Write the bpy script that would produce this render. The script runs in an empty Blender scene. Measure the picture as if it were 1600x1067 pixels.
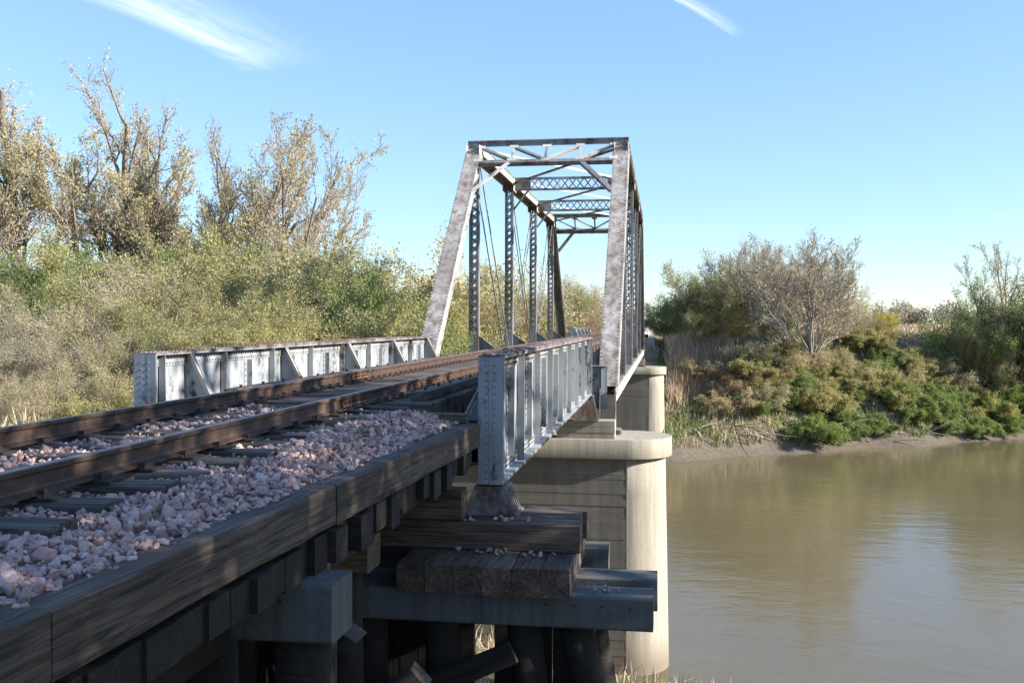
import bpy, math, random
import numpy as np
from mathutils import Matrix, Vector

# ------------------------------------------------------------------ camera, sky, sun, exposure
scene = bpy.context.scene
COL = scene.collection
CAM = np.array([4.283, 0.0, 0.822])
YAW, PITCH, ROLL, FPX = 0.1517, 0.0195, -0.0027, 1539.0
cam_data = bpy.data.cameras.new('camera')
cam = bpy.data.objects.new('camera', cam_data)
COL.objects.link(cam)
cam_data.sensor_width = 36.0
cam_data.lens = 36.0 * FPX / 1600.0
cam_data.clip_start = 0.05
cam_data.clip_end = 9000
cam.matrix_world = (Matrix.Translation(Vector(CAM)) @ Matrix.Rotation(YAW, 4, 'Z')
                    @ Matrix.Rotation(math.pi / 2 - PITCH, 4, 'X') @ Matrix.Rotation(-ROLL, 4, 'Z'))
scene.camera = cam

SUN_EL = math.radians(25.5)
SUN_OFF = math.radians(5.5)          # how far the sun stands behind the +X axis (towards -Y)
TO_SUN = Vector((math.cos(SUN_EL) * math.cos(SUN_OFF), -math.cos(SUN_EL) * math.sin(SUN_OFF), math.sin(SUN_EL)))

world = bpy.data.worlds.new('World')
scene.world = world
world.use_nodes = True
nt = world.node_tree
nt.nodes.clear()
w_out = nt.nodes.new('ShaderNodeOutputWorld')
w_bg = nt.nodes.new('ShaderNodeBackground')
w_sky = nt.nodes.new('ShaderNodeTexSky')
w_sky.sky_type = 'NISHITA'
w_sky.sun_disc = False
w_sky.sun_elevation = SUN_EL
w_sky.sun_rotation = math.radians(90) + SUN_OFF
w_sky.air_density = 1.0
w_sky.dust_density = 0.6
w_sky.altitude = 1500
w_sky.ozone_density = 3.0
w_bg.inputs['Strength'].default_value = 0.15

def wn(kind, **kw):
    n = nt.nodes.new(kind)
    for k, v in kw.items():
        setattr(n, k, v)
    return n

def wlink(a, b):
    nt.links.new(a, b)

def wmath(op, a, b=None, c=None, clamp=False):
    n = nt.nodes.new('ShaderNodeMath')
    n.operation = op
    n.use_clamp = clamp
    for i, v in enumerate((a, b, c)):
        if v is None:
            continue
        if isinstance(v, (int, float)):
            n.inputs[i].default_value = v
        else:
            wlink(v, n.inputs[i])
    return n.outputs[0]

# high cirrus: the view direction is carried to a flat layer (x/z, y/z), streaked noise inside a few long wisps
w_tc = wn('ShaderNodeTexCoord')
w_sep = wn('ShaderNodeSeparateXYZ')
wlink(w_tc.outputs['Generated'], w_sep.inputs[0])
zc = wmath('MAXIMUM', w_sep.outputs[2], 0.03)
lx = wmath('DIVIDE', w_sep.outputs[0], zc)
ly = wmath('DIVIDE', w_sep.outputs[1], zc)
CLOUDS = []      # filled below: (cx, cy, angle, half length, half width, strength)

def ray(u, v):
    x, y = u - 800.0, v - 533.5
    c, s = math.cos(-ROLL), math.sin(-ROLL)
    x, y = x * c - y * s, x * s + y * c
    r, up = x / FPX, -y / FPX
    c, s = math.cos(PITCH), math.sin(PITCH)
    fw, z = c + up * s, -s + up * c
    c, s = math.cos(YAW), math.sin(YAW)
    return np.array([r * c - fw * s, r * s + fw * c, z])

def at(u, v, Y):
    d = ray(u, v)
    return CAM + d * (Y / d[1])

def layer(u, v):
    d = ray(u, v)
    return np.array([d[0] / d[2], d[1] / d[2]])

def wisp(a, b, width, strength):
    m, d = (a + b) / 2, (b - a)
    CLOUDS.append((m[0], m[1], math.atan2(d[1], d[0]), np.hypot(*d) / 2, width, strength))

wisp(layer(60, -75), layer(478, 108), 0.28, 1.0)
wisp(layer(985, -50), layer(1165, 54), 0.05, 0.9)
for (x, y, ang, ln, wd) in ((-5.0, -2.0, 0.5, 1.8, 0.3),):
    CLOUDS.append((x, y, ang, ln, wd, 0.8))
acc = None
for (cx_, cy_, ang, ln, wd, st) in CLOUDS:
    ca, sa = math.cos(ang), math.sin(ang)
    dx = wmath('SUBTRACT', lx, cx_)
    dy = wmath('SUBTRACT', ly, cy_)
    al = wmath('ADD', wmath('MULTIPLY', dx, ca), wmath('MULTIPLY', dy, sa))
    ac = wmath('SUBTRACT', wmath('MULTIPLY', dy, ca), wmath('MULTIPLY', dx, sa))
    aln = wmath('DIVIDE', al, ln)
    acn = wmath('DIVIDE', ac, wd)
    comb = wn('ShaderNodeCombineXYZ')
    wlink(wmath('MULTIPLY', aln, 1.1), comb.inputs[0])
    wlink(wmath('MULTIPLY', acn, 2.2), comb.inputs[1])
    comb.inputs[2].default_value = cx_
    nz = wn('ShaderNodeTexNoise')
    nz.inputs['Scale'].default_value = 1.5
    nz.inputs['Detail'].default_value = 5
    nz.inputs['Roughness'].default_value = 0.6
    nz.inputs['Distortion'].default_value = 0.9
    wlink(comb.outputs[0], nz.inputs['Vector'])
    # one long edge crisp, the other fraying out sideways, tapering along the wisp
    bend = wmath('SUBTRACT', wmath('MULTIPLY', wmath('MULTIPLY', aln, aln), 0.35), acn)
    crisp = wmath('MULTIPLY', wmath('ADD', bend, 0.75), 2.2, clamp=True)
    fray = wmath('SUBTRACT', 1.0, wmath('MULTIPLY', wmath('ADD', bend, 0.6), 0.62), clamp=True)
    ends = wmath('SUBTRACT', 1.0, wmath('POWER', wmath('ABSOLUTE', aln), 2.4), clamp=True)
    m = wmath('MULTIPLY', wmath('MULTIPLY', crisp, wmath('POWER', fray, 1.6)), ends)
    tex = wmath('MULTIPLY', wmath('SUBTRACT', nz.outputs[0], 0.18), 1.7, clamp=True)
    one = wmath('MULTIPLY', wmath('MULTIPLY', m, tex), st, clamp=True)
    acc = one if acc is None else wmath('MAXIMUM', acc, one)
acc = wmath('MULTIPLY', acc, wmath('GREATER_THAN', w_sep.outputs[2], 0.03))
w_mix = wn('ShaderNodeMix', data_type='RGBA')
wlink(acc, w_mix.inputs[0])
w_bw = wn('ShaderNodeRGBToBW')
wlink(w_sky.outputs[0], w_bw.inputs[0])
w_flat = wn('ShaderNodeVectorMath', operation='SCALE')      # the camera's soft shoulder: bright sky near the horizon holds back
wlink(w_sky.outputs[0], w_flat.inputs[0])
wlink(wmath('POWER', wmath('MAXIMUM', w_bw.outputs[0], 0.05), -0.38), w_flat.inputs['Scale'])
wlink(w_flat.outputs[0], w_mix.inputs[6])
w_mix.inputs[7].default_value = (3.9, 4.2, 4.4, 1)
wlink(w_mix.outputs[2], w_bg.inputs['Color'])
wlink(w_bg.outputs[0], w_out.inputs[0])

sun_data = bpy.data.lights.new('sun', 'SUN')
sun_data.energy = 4.5
sun_data.angle = math.radians(0.55)
sun_data.color = (1.0, 0.93, 0.82)
sun = bpy.data.objects.new('sun', sun_data)
COL.objects.link(sun)
sun.rotation_euler = TO_SUN.to_track_quat('Z', 'Y').to_euler()
sun.location = (40, 0, 40)

scene.view_settings.view_transform = 'Standard'
scene.view_settings.look = 'None'
scene.view_settings.gamma = 1.0
scene.view_settings.exposure = 1.38
scene.view_settings.use_curve_mapping = False
scene.render.engine = 'CYCLES'
scene.cycles.max_bounces = 4
scene.cycles.diffuse_bounces = 3
scene.cycles.caustics_reflective = False
scene.cycles.caustics_refractive = False
scene.cycles.transparent_max_bounces = 4

rnd = random.Random(7)
nrng = np.random.default_rng(11)

# ------------------------------------------------------------------ materials
def new_mat(name):
    m = bpy.data.materials.new(name)
    m.use_nodes = True
    t = m.node_tree
    b = t.nodes['Principled BSDF']
    return m, t, b

def N(t, kind, **kw):
    n = t.nodes.new(kind)
    for k, v in kw.items():
        if k in n.inputs and not hasattr(n, k):
            n.inputs[k].default_value = v
        else:
            setattr(n, k, v)
    return n

def ramp(t, fac, stops):
    r = t.nodes.new('ShaderNodeValToRGB')
    els = r.color_ramp.elements
    while len(els) < len(stops):
        els.new(0.5)
    for e, (p, c) in zip(els, stops):
        e.position = p
        e.color = (c[0], c[1], c[2], 1) if len(c) == 3 else c
    t.links.new(fac, r.inputs[0])
    return r.outputs[0]

def noise(t, vec, scale, detail=5, rough=0.6, dist=0.0):
    n = t.nodes.new('ShaderNodeTexNoise')
    n.inputs['Scale'].default_value = scale
    n.inputs['Detail'].default_value = detail
    n.inputs['Roughness'].default_value = rough
    n.inputs['Distortion'].default_value = dist
    if vec is not None:
        t.links.new(vec, n.inputs['Vector'])
    return n.outputs[0]

def mixc(t, fac, a, b, mode='MIX'):
    n = t.nodes.new('ShaderNodeMix')
    n.data_type = 'RGBA'
    n.blend_type = mode
    for s, v in ((0, fac), (6, a), (7, b)):
        if isinstance(v, (int, float)):
            n.inputs[s].default_value = v
        elif isinstance(v, tuple):
            n.inputs[s].default_value = (v[0], v[1], v[2], 1)
        else:
            t.links.new(v, n.inputs[s])
    return n.outputs[2]

def bump(t, b, h, strength, dist):
    n = t.nodes.new('ShaderNodeBump')
    n.inputs['Strength'].default_value = strength
    n.inputs['Distance'].default_value = dist
    t.links.new(h, n.inputs['Height'])
    t.links.new(n.outputs[0], b.inputs['Normal'])

def obj_coord(t, scale=(1, 1, 1), spread=40.0):
    tc = t.nodes.new('ShaderNodeTexCoord')
    oi = t.nodes.new('ShaderNodeObjectInfo')
    mp = t.nodes.new('ShaderNodeMapping')
    mp.inputs['Scale'].default_value = scale
    vm = t.nodes.new('ShaderNodeVectorMath')
    vm.operation = 'SCALE'
    vm.inputs[0].default_value = (1.0, 0.63, 0.37)
    ml = t.nodes.new('ShaderNodeMath')
    ml.operation = 'MULTIPLY'
    ml.inputs[1].default_value = spread
    t.links.new(oi.outputs['Random'], ml.inputs[0])
    t.links.new(ml.outputs[0], vm.inputs['Scale'])
    t.links.new(tc.outputs['Object'], mp.inputs[0])
    ad = t.nodes.new('ShaderNodeVectorMath')
    ad.operation = 'ADD'
    t.links.new(mp.outputs[0], ad.inputs[0])
    t.links.new(vm.outputs[0], ad.inputs[1])
    return ad.outputs[0], oi.outputs['Random']

def wood_mat(name, dark, light, rust=None, grain=26.0, bstr=0.6):
    m, t, b = new_mat(name)
    v, r = obj_coord(t, (0.55, 13, 13))
    v2, _ = obj_coord(t, (0.7, 3.0, 3.0))
    g = noise(t, v, 2.6, 8, 0.7, 0.6)
    big = noise(t, v2, 1.4, 4, 0.6)
    c = ramp(t, g, [(0.36, dark), (0.50, tuple((a + b_) / 2 for a, b_ in zip(dark, light))), (0.64, light)])
    c2 = ramp(t, big, [(0.32, (0.42, 0.40, 0.40)), (0.66, (1.15, 1.12, 1.08))])
    c = mixc(t, 1.0, c, c2, 'MULTIPLY')
    if rust:
        pat = noise(t, v2, 0.8, 3, 0.5)
        pf = ramp(t, pat, [(0.56, (0, 0, 0)), (0.68, (1, 1, 1))])
        c = mixc(t, pf, c, rust)
    hv = ramp(t, r, [(0.0, (0.72, 0.72, 0.74)), (1.0, (1.2, 1.16, 1.1))])
    c = mixc(t, 1.0, c, hv, 'MULTIPLY')
    t.links.new(c, b.inputs['Base Color'])
    b.inputs['Roughness'].default_value = 0.85
    bump(t, b, g, bstr, 0.012)
    return m

def paint_mat(name, base, pale, rust, rust_lo, rust_hi, rough=0.5, scale=2.2, streak=True):
    m, t, b = new_mat(name)
    geo = t.nodes.new('ShaderNodeNewGeometry')
    mp = t.nodes.new('ShaderNodeMapping')
    mp.inputs['Scale'].default_value = (1, 1, 0.35 if streak else 1)
    t.links.new(geo.outputs['Position'], mp.inputs[0])
    n1 = noise(t, mp.outputs[0], scale, 7, 0.68, 0.3)
    n2 = noise(t, geo.outputs['Position'], 11.0, 6, 0.7)
    n3 = noise(t, mp.outputs[0], 0.9, 3, 0.5)
    c = mixc(t, ramp(t, n3, [(0.35, (0, 0, 0)), (0.65, (1, 1, 1))]), base, pale)
    add = N(t, 'ShaderNodeMath', operation='MULTIPLY_ADD')
    t.links.new(n2, add.inputs[0])
    add.inputs[1].default_value = 0.42
    t.links.new(n1, add.inputs[2])
    rf = ramp(t, add.outputs[0], [(rust_lo, (0, 0, 0)), (rust_hi, (1, 1, 1))])
    rc = ramp(t, n2, [(0.3, tuple(x * 0.45 for x in rust)), (0.7, rust)])
    c = mixc(t, rf, c, rc)
    t.links.new(c, b.inputs['Base Color'])
    b.inputs['Metallic'].default_value = 0.0
    rr = ramp(t, rf, [(0, (rough,) * 3), (1, (0.9,) * 3)])
    t.links.new(rr, b.inputs['Roughness'])
    bump(t, b, add.outputs[0], 0.25, 0.01)
    return m

M = {}
M['curb'] = wood_mat('weathered_creosote_timber', (0.014, 0.011, 0.009), (0.20, 0.165, 0.135), (0.10, 0.06, 0.04), bstr=1.0)
M['tie'] = wood_mat('grey_tie_timber', (0.03, 0.026, 0.022), (0.19, 0.17, 0.15))
M['bridge_tie'] = wood_mat('bridge_tie_timber', (0.045, 0.036, 0.03), (0.21, 0.17, 0.135))
M['dark_timber'] = wood_mat('black_creosote_timber', (0.006, 0.005, 0.0045), (0.034, 0.027, 0.021), None, bstr=0.8)
M['cap_timber'] = wood_mat('bleached_cap_timber', (0.05, 0.038, 0.03), (0.25, 0.19, 0.145))
M['girder'] = paint_mat('blue_grey_girder_paint', (0.23, 0.255, 0.28), (0.36, 0.38, 0.395), (0.07, 0.05, 0.042), 0.74, 0.86)
M['girder_top'] = paint_mat('rusted_cover_plate', (0.20, 0.18, 0.18), (0.30, 0.28, 0.28), (0.13, 0.075, 0.055), 0.58, 0.78, 0.6)
M['truss'] = paint_mat('flaking_silver_paint', (0.33, 0.315, 0.29), (0.46, 0.44, 0.405), (0.20, 0.135, 0.10), 0.60, 0.86, 0.55, 3.4)
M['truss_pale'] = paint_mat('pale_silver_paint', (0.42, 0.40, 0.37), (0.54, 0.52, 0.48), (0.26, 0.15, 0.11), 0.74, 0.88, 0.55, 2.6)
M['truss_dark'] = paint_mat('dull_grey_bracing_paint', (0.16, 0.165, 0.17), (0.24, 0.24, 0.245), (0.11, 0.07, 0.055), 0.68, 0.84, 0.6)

def metal_simple(name, c1, c2, scale, rough, metallic=0.0):
    m, t, b = new_mat(name)
    geo = t.nodes.new('ShaderNodeNewGeometry')
    n1 = noise(t, geo.outputs['Position'], scale, 5, 0.65)
    t.links.new(ramp(t, n1, [(0.35, c1), (0.65, c2)]), b.inputs['Base Color'])
    b.inputs['Roughness'].default_value = rough
    b.inputs['Metallic'].default_value = metallic
    bump(t, b, n1, 0.2, 0.004)
    return m

M['rail'] = metal_simple('brown_rail_steel', (0.04, 0.025, 0.018), (0.10, 0.058, 0.038), 9, 0.6, 0.0)
M['rail_head'] = metal_simple('worn_rail_head', (0.14, 0.125, 0.115), (0.22, 0.20, 0.185), 5, 0.42, 0.6)
M['rust'] = metal_simple('orange_rust', (0.12, 0.05, 0.025), (0.26, 0.11, 0.06), 14, 0.9)
M['spike'] = metal_simple('dark_spike_iron', (0.02, 0.017, 0.015), (0.06, 0.042, 0.034), 20, 0.8)

def concrete_mat(name, c1, c2, streak=6.0, warm=(0.42, 0.37, 0.29), board=False):
    m, t, b = new_mat(name)
    geo = t.nodes.new('ShaderNodeNewGeometry')
    mp = t.nodes.new('ShaderNodeMapping')
    mp.inputs['Scale'].default_value = (streak, streak, 0.25)
    t.links.new(geo.outputs['Position'], mp.inputs[0])
    st = noise(t, mp.outputs[0], 1.0, 5, 0.65)
    big = noise(t, geo.outputs['Position'], 0.7, 4, 0.6)
    fine = noise(t, geo.outputs['Position'], 22, 5, 0.7)
    c = ramp(t, st, [(0.3, c1), (0.6, c2)])
    c = mixc(t, ramp(t, big, [(0.4, (0, 0, 0)), (0.7, (0.6, 0.6, 0.6))]), c, warm)
    c = mixc(t, 1.0, c, ramp(t, fine, [(0.3, (0.82, 0.82, 0.82)), (0.7, (1.1, 1.1, 1.1))]), 'MULTIPLY')
    sp = N(t, 'ShaderNodeSeparateXYZ')
    t.links.new(geo.outputs['Position'], sp.inputs[0])
    wl = N(t, 'ShaderNodeMapRange')
    wl.inputs[1].default_value = -7.7
    wl.inputs[2].default_value = -8.5
    t.links.new(sp.outputs[2], wl.inputs[0])
    c = mixc(t, wl.outputs[0], c, (0.20, 0.165, 0.12))
    t.links.new(c, b.inputs['Base Color'])
    b.inputs['Roughness'].default_value = 0.85
    bump(t, b, fine, 0.35, 0.012)
    return m

M['concrete'] = concrete_mat('board_marked_concrete', (0.25, 0.225, 0.18), (0.40, 0.365, 0.30), 6.0, (0.33, 0.285, 0.215))
M['board_concrete'] = concrete_mat('darker_board_marked_concrete', (0.105, 0.098, 0.082), (0.19, 0.175, 0.145), 3.0, (0.15, 0.135, 0.105))  # flat pier faces get a darker tone than noses and caps
M['cap_concrete'] = concrete_mat('grey_precast_concrete', (0.075, 0.08, 0.083), (0.135, 0.14, 0.143), 9.0, (0.10, 0.10, 0.09))

def stone_mat():
    m, t, b = new_mat('pink_quartzite_ballast')
    a = N(t, 'ShaderNodeAttribute', attribute_name='tone')
    geo = t.nodes.new('ShaderNodeNewGeometry')
    c = ramp(t, a.outputs['Fac'], [(0.0, (0.12, 0.105, 0.10)), (0.14, (0.25, 0.16, 0.12)), (0.22, (0.38, 0.255, 0.235)), (0.5, (0.48, 0.325, 0.295)),
                                 (0.8, (0.57, 0.42, 0.385)), (0.93, (0.56, 0.49, 0.45)), (1.0, (0.33, 0.21, 0.12))])
    n1 = noise(t, geo.outputs['Position'], 60, 5, 0.7)
    c = mixc(t, 1.0, c, ramp(t, n1, [(0.3, (0.75, 0.75, 0.75)), (0.7, (1.15, 1.15, 1.15))]), 'MULTIPLY')
    t.links.new(c, b.inputs['Base Color'])
    b.inputs['Roughness'].default_value = 0.8
    bump(t, b, n1, 0.3, 0.004)
    return m

M['stone'] = stone_mat()

def leaf_mat(name, cols, trans=0.45):
    m, t, b = new_mat(name)
    a = N(t, 'ShaderNodeAttribute', attribute_name='tone')
    n = len(cols)
    c = ramp(t, a.outputs['Fac'], [(i / (n - 1), cc) for i, cc in enumerate(cols)])
    oi = t.nodes.new('ShaderNodeObjectInfo')
    c = mixc(t, 1.0, c, ramp(t, oi.outputs['Random'], [(0, (0.82, 0.84, 0.86)), (1, (1.16, 1.13, 1.06))]), 'MULTIPLY')
    t.links.new(c, b.inputs['Base Color'])
    b.inputs['Roughness'].default_value = 0.6
    tr = t.nodes.new('ShaderNodeBsdfTranslucent')
    t.links.new(c, tr.inputs[0])
    mx = t.nodes.new('ShaderNodeMixShader')
    mx.inputs[0].default_value = trans
    t.links.new(b.outputs[0], mx.inputs[1])
    t.links.new(tr.outputs[0], mx.inputs[2])
    out = t.nodes['Material Output']
    t.links.new(mx.outputs[0], out.inputs[0])
    return m

def bark_mat(name, c1, c2):
    m, t, b = new_mat(name)
    v, r = obj_coord(t, (5, 5, 1.2))
    n1 = noise(t, v, 2.0, 5, 0.7)
    t.links.new(ramp(t, n1, [(0.3, c1), (0.7, c2)]), b.inputs['Base Color'])
    b.inputs['Roughness'].default_value = 0.9
    bump(t, b, n1, 0.6, 0.03)
    return m

M['bark'] = bark_mat('grey_brown_bark', (0.10, 0.085, 0.068), (0.25, 0.215, 0.175))
M['twig'] = bark_mat('pale_twig_bark', (0.22, 0.185, 0.155), (0.40, 0.35, 0.30))
M['leaf_gold'] = leaf_mat('gold_ochre_leaves', [(0.44, 0.37, 0.16), (0.57, 0.49, 0.24), (0.64, 0.56, 0.31), (0.52, 0.46, 0.28)])
M['leaf_olive'] = leaf_mat('olive_leaves', [(0.23, 0.225, 0.07), (0.35, 0.33, 0.115), (0.44, 0.405, 0.165), (0.49, 0.43, 0.22)])
M['leaf_tan'] = leaf_mat('tan_dry_leaves', [(0.34, 0.29, 0.15), (0.46, 0.39, 0.22), (0.52, 0.45, 0.28), (0.38, 0.35, 0.15)])
M['leaf_green'] = leaf_mat('green_leaves', [(0.10, 0.17, 0.04), (0.17, 0.26, 0.06), (0.25, 0.32, 0.09), (0.32, 0.33, 0.11)])
M['leaf_rust'] = leaf_mat('rust_brown_leaves', [(0.24, 0.13, 0.06), (0.36, 0.21, 0.10), (0.42, 0.27, 0.14), (0.32, 0.24, 0.12)])
M['leaf_yellow'] = leaf_mat('bright_yellow_leaves', [(0.45, 0.39, 0.05), (0.6, 0.52, 0.08), (0.55, 0.47, 0.12)])
M['reed'] = leaf_mat('dry_reed_stalks', [(0.32, 0.225, 0.145), (0.46, 0.345, 0.235), (0.58, 0.47, 0.33)], 0.2)
M['grass'] = leaf_mat('green_weeds', [(0.08, 0.14, 0.03), (0.14, 0.22, 0.045), (0.22, 0.28, 0.08)])
M['drygrass'] = leaf_mat('dry_grass', [(0.28, 0.22, 0.13), (0.42, 0.35, 0.22), (0.52, 0.45, 0.30)], 0.2)
M['woods'] = leaf_mat('distant_woods_foliage', [(0.30, 0.27, 0.20), (0.40, 0.35, 0.27), (0.46, 0.40, 0.31), (0.29, 0.29, 0.18)], 0.4)
M['corn'] = leaf_mat('dry_corn', [(0.40, 0.29, 0.17), (0.52, 0.39, 0.25), (0.58, 0.46, 0.31)], 0.2)

def ground_mat():
    m, t, b = new_mat('bank_soil')
    geo = t.nodes.new('ShaderNodeNewGeometry')
    sp = N(t, 'ShaderNodeSeparateXYZ')
    t.links.new(geo.outputs['Position'], sp.inputs[0])
    n1 = noise(t, geo.outputs['Position'], 0.35, 6, 0.65)
    n2 = noise(t, geo.outputs['Position'], 3.5, 7, 0.7)
    soil = ramp(t, n2, [(0.3, (0.13, 0.095, 0.06)), (0.6, (0.27, 0.21, 0.14)), (0.8, (0.34, 0.28, 0.19))])
    green = ramp(t, n2, [(0.3, (0.06, 0.075, 0.025)), (0.7, (0.16, 0.16, 0.06))])
    c = mixc(t, ramp(t, n1, [(0.45, (0, 0, 0)), (0.6, (1, 1, 1))]), soil, green)
    mud = ramp(t, n2, [(0.3, (0.075, 0.06, 0.043)), (0.7, (0.165, 0.132, 0.098))])
    mr = N(t, 'ShaderNodeMapRange')
    mr.inputs[1].default_value = -6.9
    mr.inputs[2].default_value = -7.9
    t.links.new(sp.outputs[2], mr.inputs[0])
    c = mixc(t, mr.outputs[0], c, mud)
    t.links.new(c, b.inputs['Base Color'])
    b.inputs['Roughness'].default_value = 0.92
    bump(t, b, n2, 0.8, 0.12)
    return m

M['ground'] = ground_mat()

def water_mat():
    m, t, b = new_mat('muddy_river_water')
    geo = t.nodes.new('ShaderNodeNewGeometry')
    mp = t.nodes.new('ShaderNodeMapping')
    mp.inputs['Scale'].default_value = (0.7, 1.3, 1)
    mp.inputs['Rotation'].default_value = (0, 0, 0.5)
    t.links.new(geo.outputs['Position'], mp.inputs[0])
    a = noise(t, mp.outputs[0], 0.55, 3, 0.5, 0.6)
    f = noise(t, mp.outputs[0], 2.6, 4, 0.55, 0.4)
    big = noise(t, geo.outputs['Position'], 0.06, 3, 0.5)
    c = ramp(t, big, [(0.35, (0.130, 0.108, 0.058)), (0.65, (0.160, 0.132, 0.073))])
    t.links.new(c, b.inputs['Base Color'])
    b.inputs['Roughness'].default_value = 0.08
    b.inputs['IOR'].default_value = 1.33
    ad = N(t, 'ShaderNodeMath', operation='MULTIPLY_ADD')
    t.links.new(f, ad.inputs[0])
    ad.inputs[1].default_value = 0.35
    t.links.new(a, ad.inputs[2])
    bump(t, b, ad.outputs[0], 0.22, 0.12)
    return m

M['water'] = water_mat()

# ------------------------------------------------------------------ mesh helpers
def unit(v):
    v = np.asarray(v, float)
    return v / max(np.linalg.norm(v), 1e-9)

class MB:
    """collects faces; build() links them as one mesh object"""
    def __init__(self):
        self.v, self.f, self.mi = [], [], []
    def poly(self, pts, faces, mi=0):
        o = len(self.v)
        self.v.extend([tuple(map(float, p)) for p in pts])
        self.f.extend([tuple(i + o for i in fc) for fc in faces])
        self.mi.extend([mi] * len(faces))
    def prism(self, prof, p0, p1, up=(0, 0, 1), mi=0, scale1=1.0):
        """profile [(side, up)] swept from p0 to p1"""
        p0, p1 = np.asarray(p0, float), np.asarray(p1, float)
        d = unit(p1 - p0)
        s = unit(np.cross(d, np.asarray(up, float)))
        u = np.cross(s, d)
        n = len(prof)
        pts = [p0 + s * a + u * b for a, b in prof] + [p1 + (s * a + u * b) * scale1 for a, b in prof]
        fs = [(i, (i + 1) % n, n + (i + 1) % n, n + i) for i in range(n)]
        fs = [tuple(reversed(x)) for x in fs]
        fs += [tuple(range(n)), tuple(range(2 * n - 1, n - 1, -1))]
        self.poly(pts, fs, mi)
    def bar(self, p0, p1, w, h, up=(0, 0, 1), mi=0, ch=0.0):
        a, b = w / 2, h / 2
        if ch:
            prof = [(-a + ch, -b), (a - ch, -b), (a, -b + ch), (a, b - ch), (a - ch, b), (-a + ch, b), (-a, b - ch), (-a, -b + ch)]
        else:
            prof = [(-a, -b), (a, -b), (a, b), (-a, b)]
        self.prism(prof, p0, p1, up, mi)
    def box(self, x0, x1, y0, y1, z0, z1, mi=0):
        self.bar((x0, (y0 + y1) / 2, (z0 + z1) / 2), (x1, (y0 + y1) / 2, (z0 + z1) / 2), abs(y1 - y0), abs(z1 - z0), mi=mi)
    def rivet(self, p, n, r=0.018, mi=0):
        n = unit(n)
        a = unit(np.cross(n, (0.31, 0.22, 0.93)))
        b = np.cross(n, a)
        p = np.asarray(p, float)
        pts = []
        for rr, h in ((r, 0), (r * 0.75, r * 0.55)):
            for k in range(6):
                t = k * math.pi / 3
                pts.append(p + (a * math.cos(t) + b * math.sin(t)) * rr + n * h)
        pts.append(p + n * r * 0.85)
        fs = [(k, (k + 1) % 6, 6 + (k + 1) % 6, 6 + k) for k in range(6)] + [(6 + k, 6 + (k + 1) % 6, 12) for k in range(6)]
        self.poly(pts, fs, mi)
    def build(self, name, mats, parent=None, smooth=False):
        me = bpy.data.meshes.new(name)
        me.from_pydata(self.v, [], self.f)
        if not isinstance(mats, (list, tuple)):
            mats = [mats]
        for m in mats:
            me.materials.append(m)
        if len(mats) > 1:
            me.polygons.foreach_set('material_index', self.mi)
        if smooth:
            me.polygons.foreach_set('use_smooth', [True] * len(me.polygons))
        me.update()
        return link(name, me, parent)

def link(name, me, parent=None, mat4=None):
    o = bpy.data.objects.new(name, me)
    COL.objects.link(o)
    if parent is not None:
        o.parent = parent
        inv = Matrix.Identity(4)
        p = parent
        inv = world_of(p).inverted()
        o.matrix_parent_inverse = inv
    if mat4 is not None:
        o.matrix_basis = mat4
    WORLD[o.name] = (mat4 if mat4 is not None else Matrix.Identity(4))
    return o

WORLD = {}
def world_of(o):
    return WORLD.get(o.name, Matrix.Identity(4))

def thing(name, label, cat, loc=(0, 0, 0), group=None):
    o = bpy.data.objects.new(name, None)
    COL.objects.link(o)
    o.empty_display_size = 0.3
    o.location = loc
    WORLD[o.name] = Matrix.Translation(Vector(loc))
    return tag(o, label, cat, group)

def tag(o, label, cat=None, group=None, kind=None):
    if label:
        o['label'] = label
    if cat:
        o['category'] = cat
    if group:
        o['group'] = group
    if kind:
        o['kind'] = kind
    return o

def frame(p0, p1, up=(0, 0, 1)):
    """matrix whose local X runs from p0 to p1"""
    p0, p1 = np.asarray(p0, float), np.asarray(p1, float)
    d = unit(p1 - p0)
    s = unit(np.cross(np.asarray(up, float), d))
    u = np.cross(d, s)
    return Matrix(((d[0], s[0], u[0], p0[0]), (d[1], s[1], u[1], p0[1]), (d[2], s[2], u[2], p0[2]), (0, 0, 0, 1)))

def timber_mesh(L, w, h, ch=0.012, segs=1, jit=0.0, rng=rnd):
    """squared log lying along local X, worn arrises, end faces closed; slightly uneven when segs > 1"""
    a, b = w / 2, h / 2
    prof = [(-a + ch, -b), (a - ch, -b), (a, -b + ch), (a, b - ch), (a - ch, b), (-a + ch, b), (-a, b - ch), (-a, -b + ch)]
    v, f = [], []
    for i in range(segs + 1):
        x = L * i / segs
        jy, jz = rng.uniform(-jit, jit), rng.uniform(-jit, jit)
        for (y, z) in prof:
            v.append((x + (rng.uniform(-jit, jit) if i in (0, segs) else 0), y + jy + rng.uniform(-jit, jit) * 0.5, z + jz + rng.uniform(-jit, jit) * 0.5))
    for i in range(segs):
        for k in range(8):
            f.append((i * 8 + k, i * 8 + (k + 1) % 8, (i + 1) * 8 + (k + 1) % 8, (i + 1) * 8 + k))
    f.append(tuple(range(7, -1, -1)))
    f.append(tuple(range(segs * 8, segs * 8 + 8)))
    me = bpy.data.meshes.new('timber')
    me.from_pydata(v, [], f)
    me.update()
    return me

def timber(name, parent, p0, p1, w, h, mat, ch=0.012, segs=1, jit=0.0, up=(0, 0, 1)):
    L = float(np.linalg.norm(np.asarray(p1, float) - np.asarray(p0, float)))
    me = timber_mesh(L, w, h, ch, segs, jit)
    me.materials.append(mat)
    return link(name, me, parent, frame(p0, p1, up))

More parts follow.
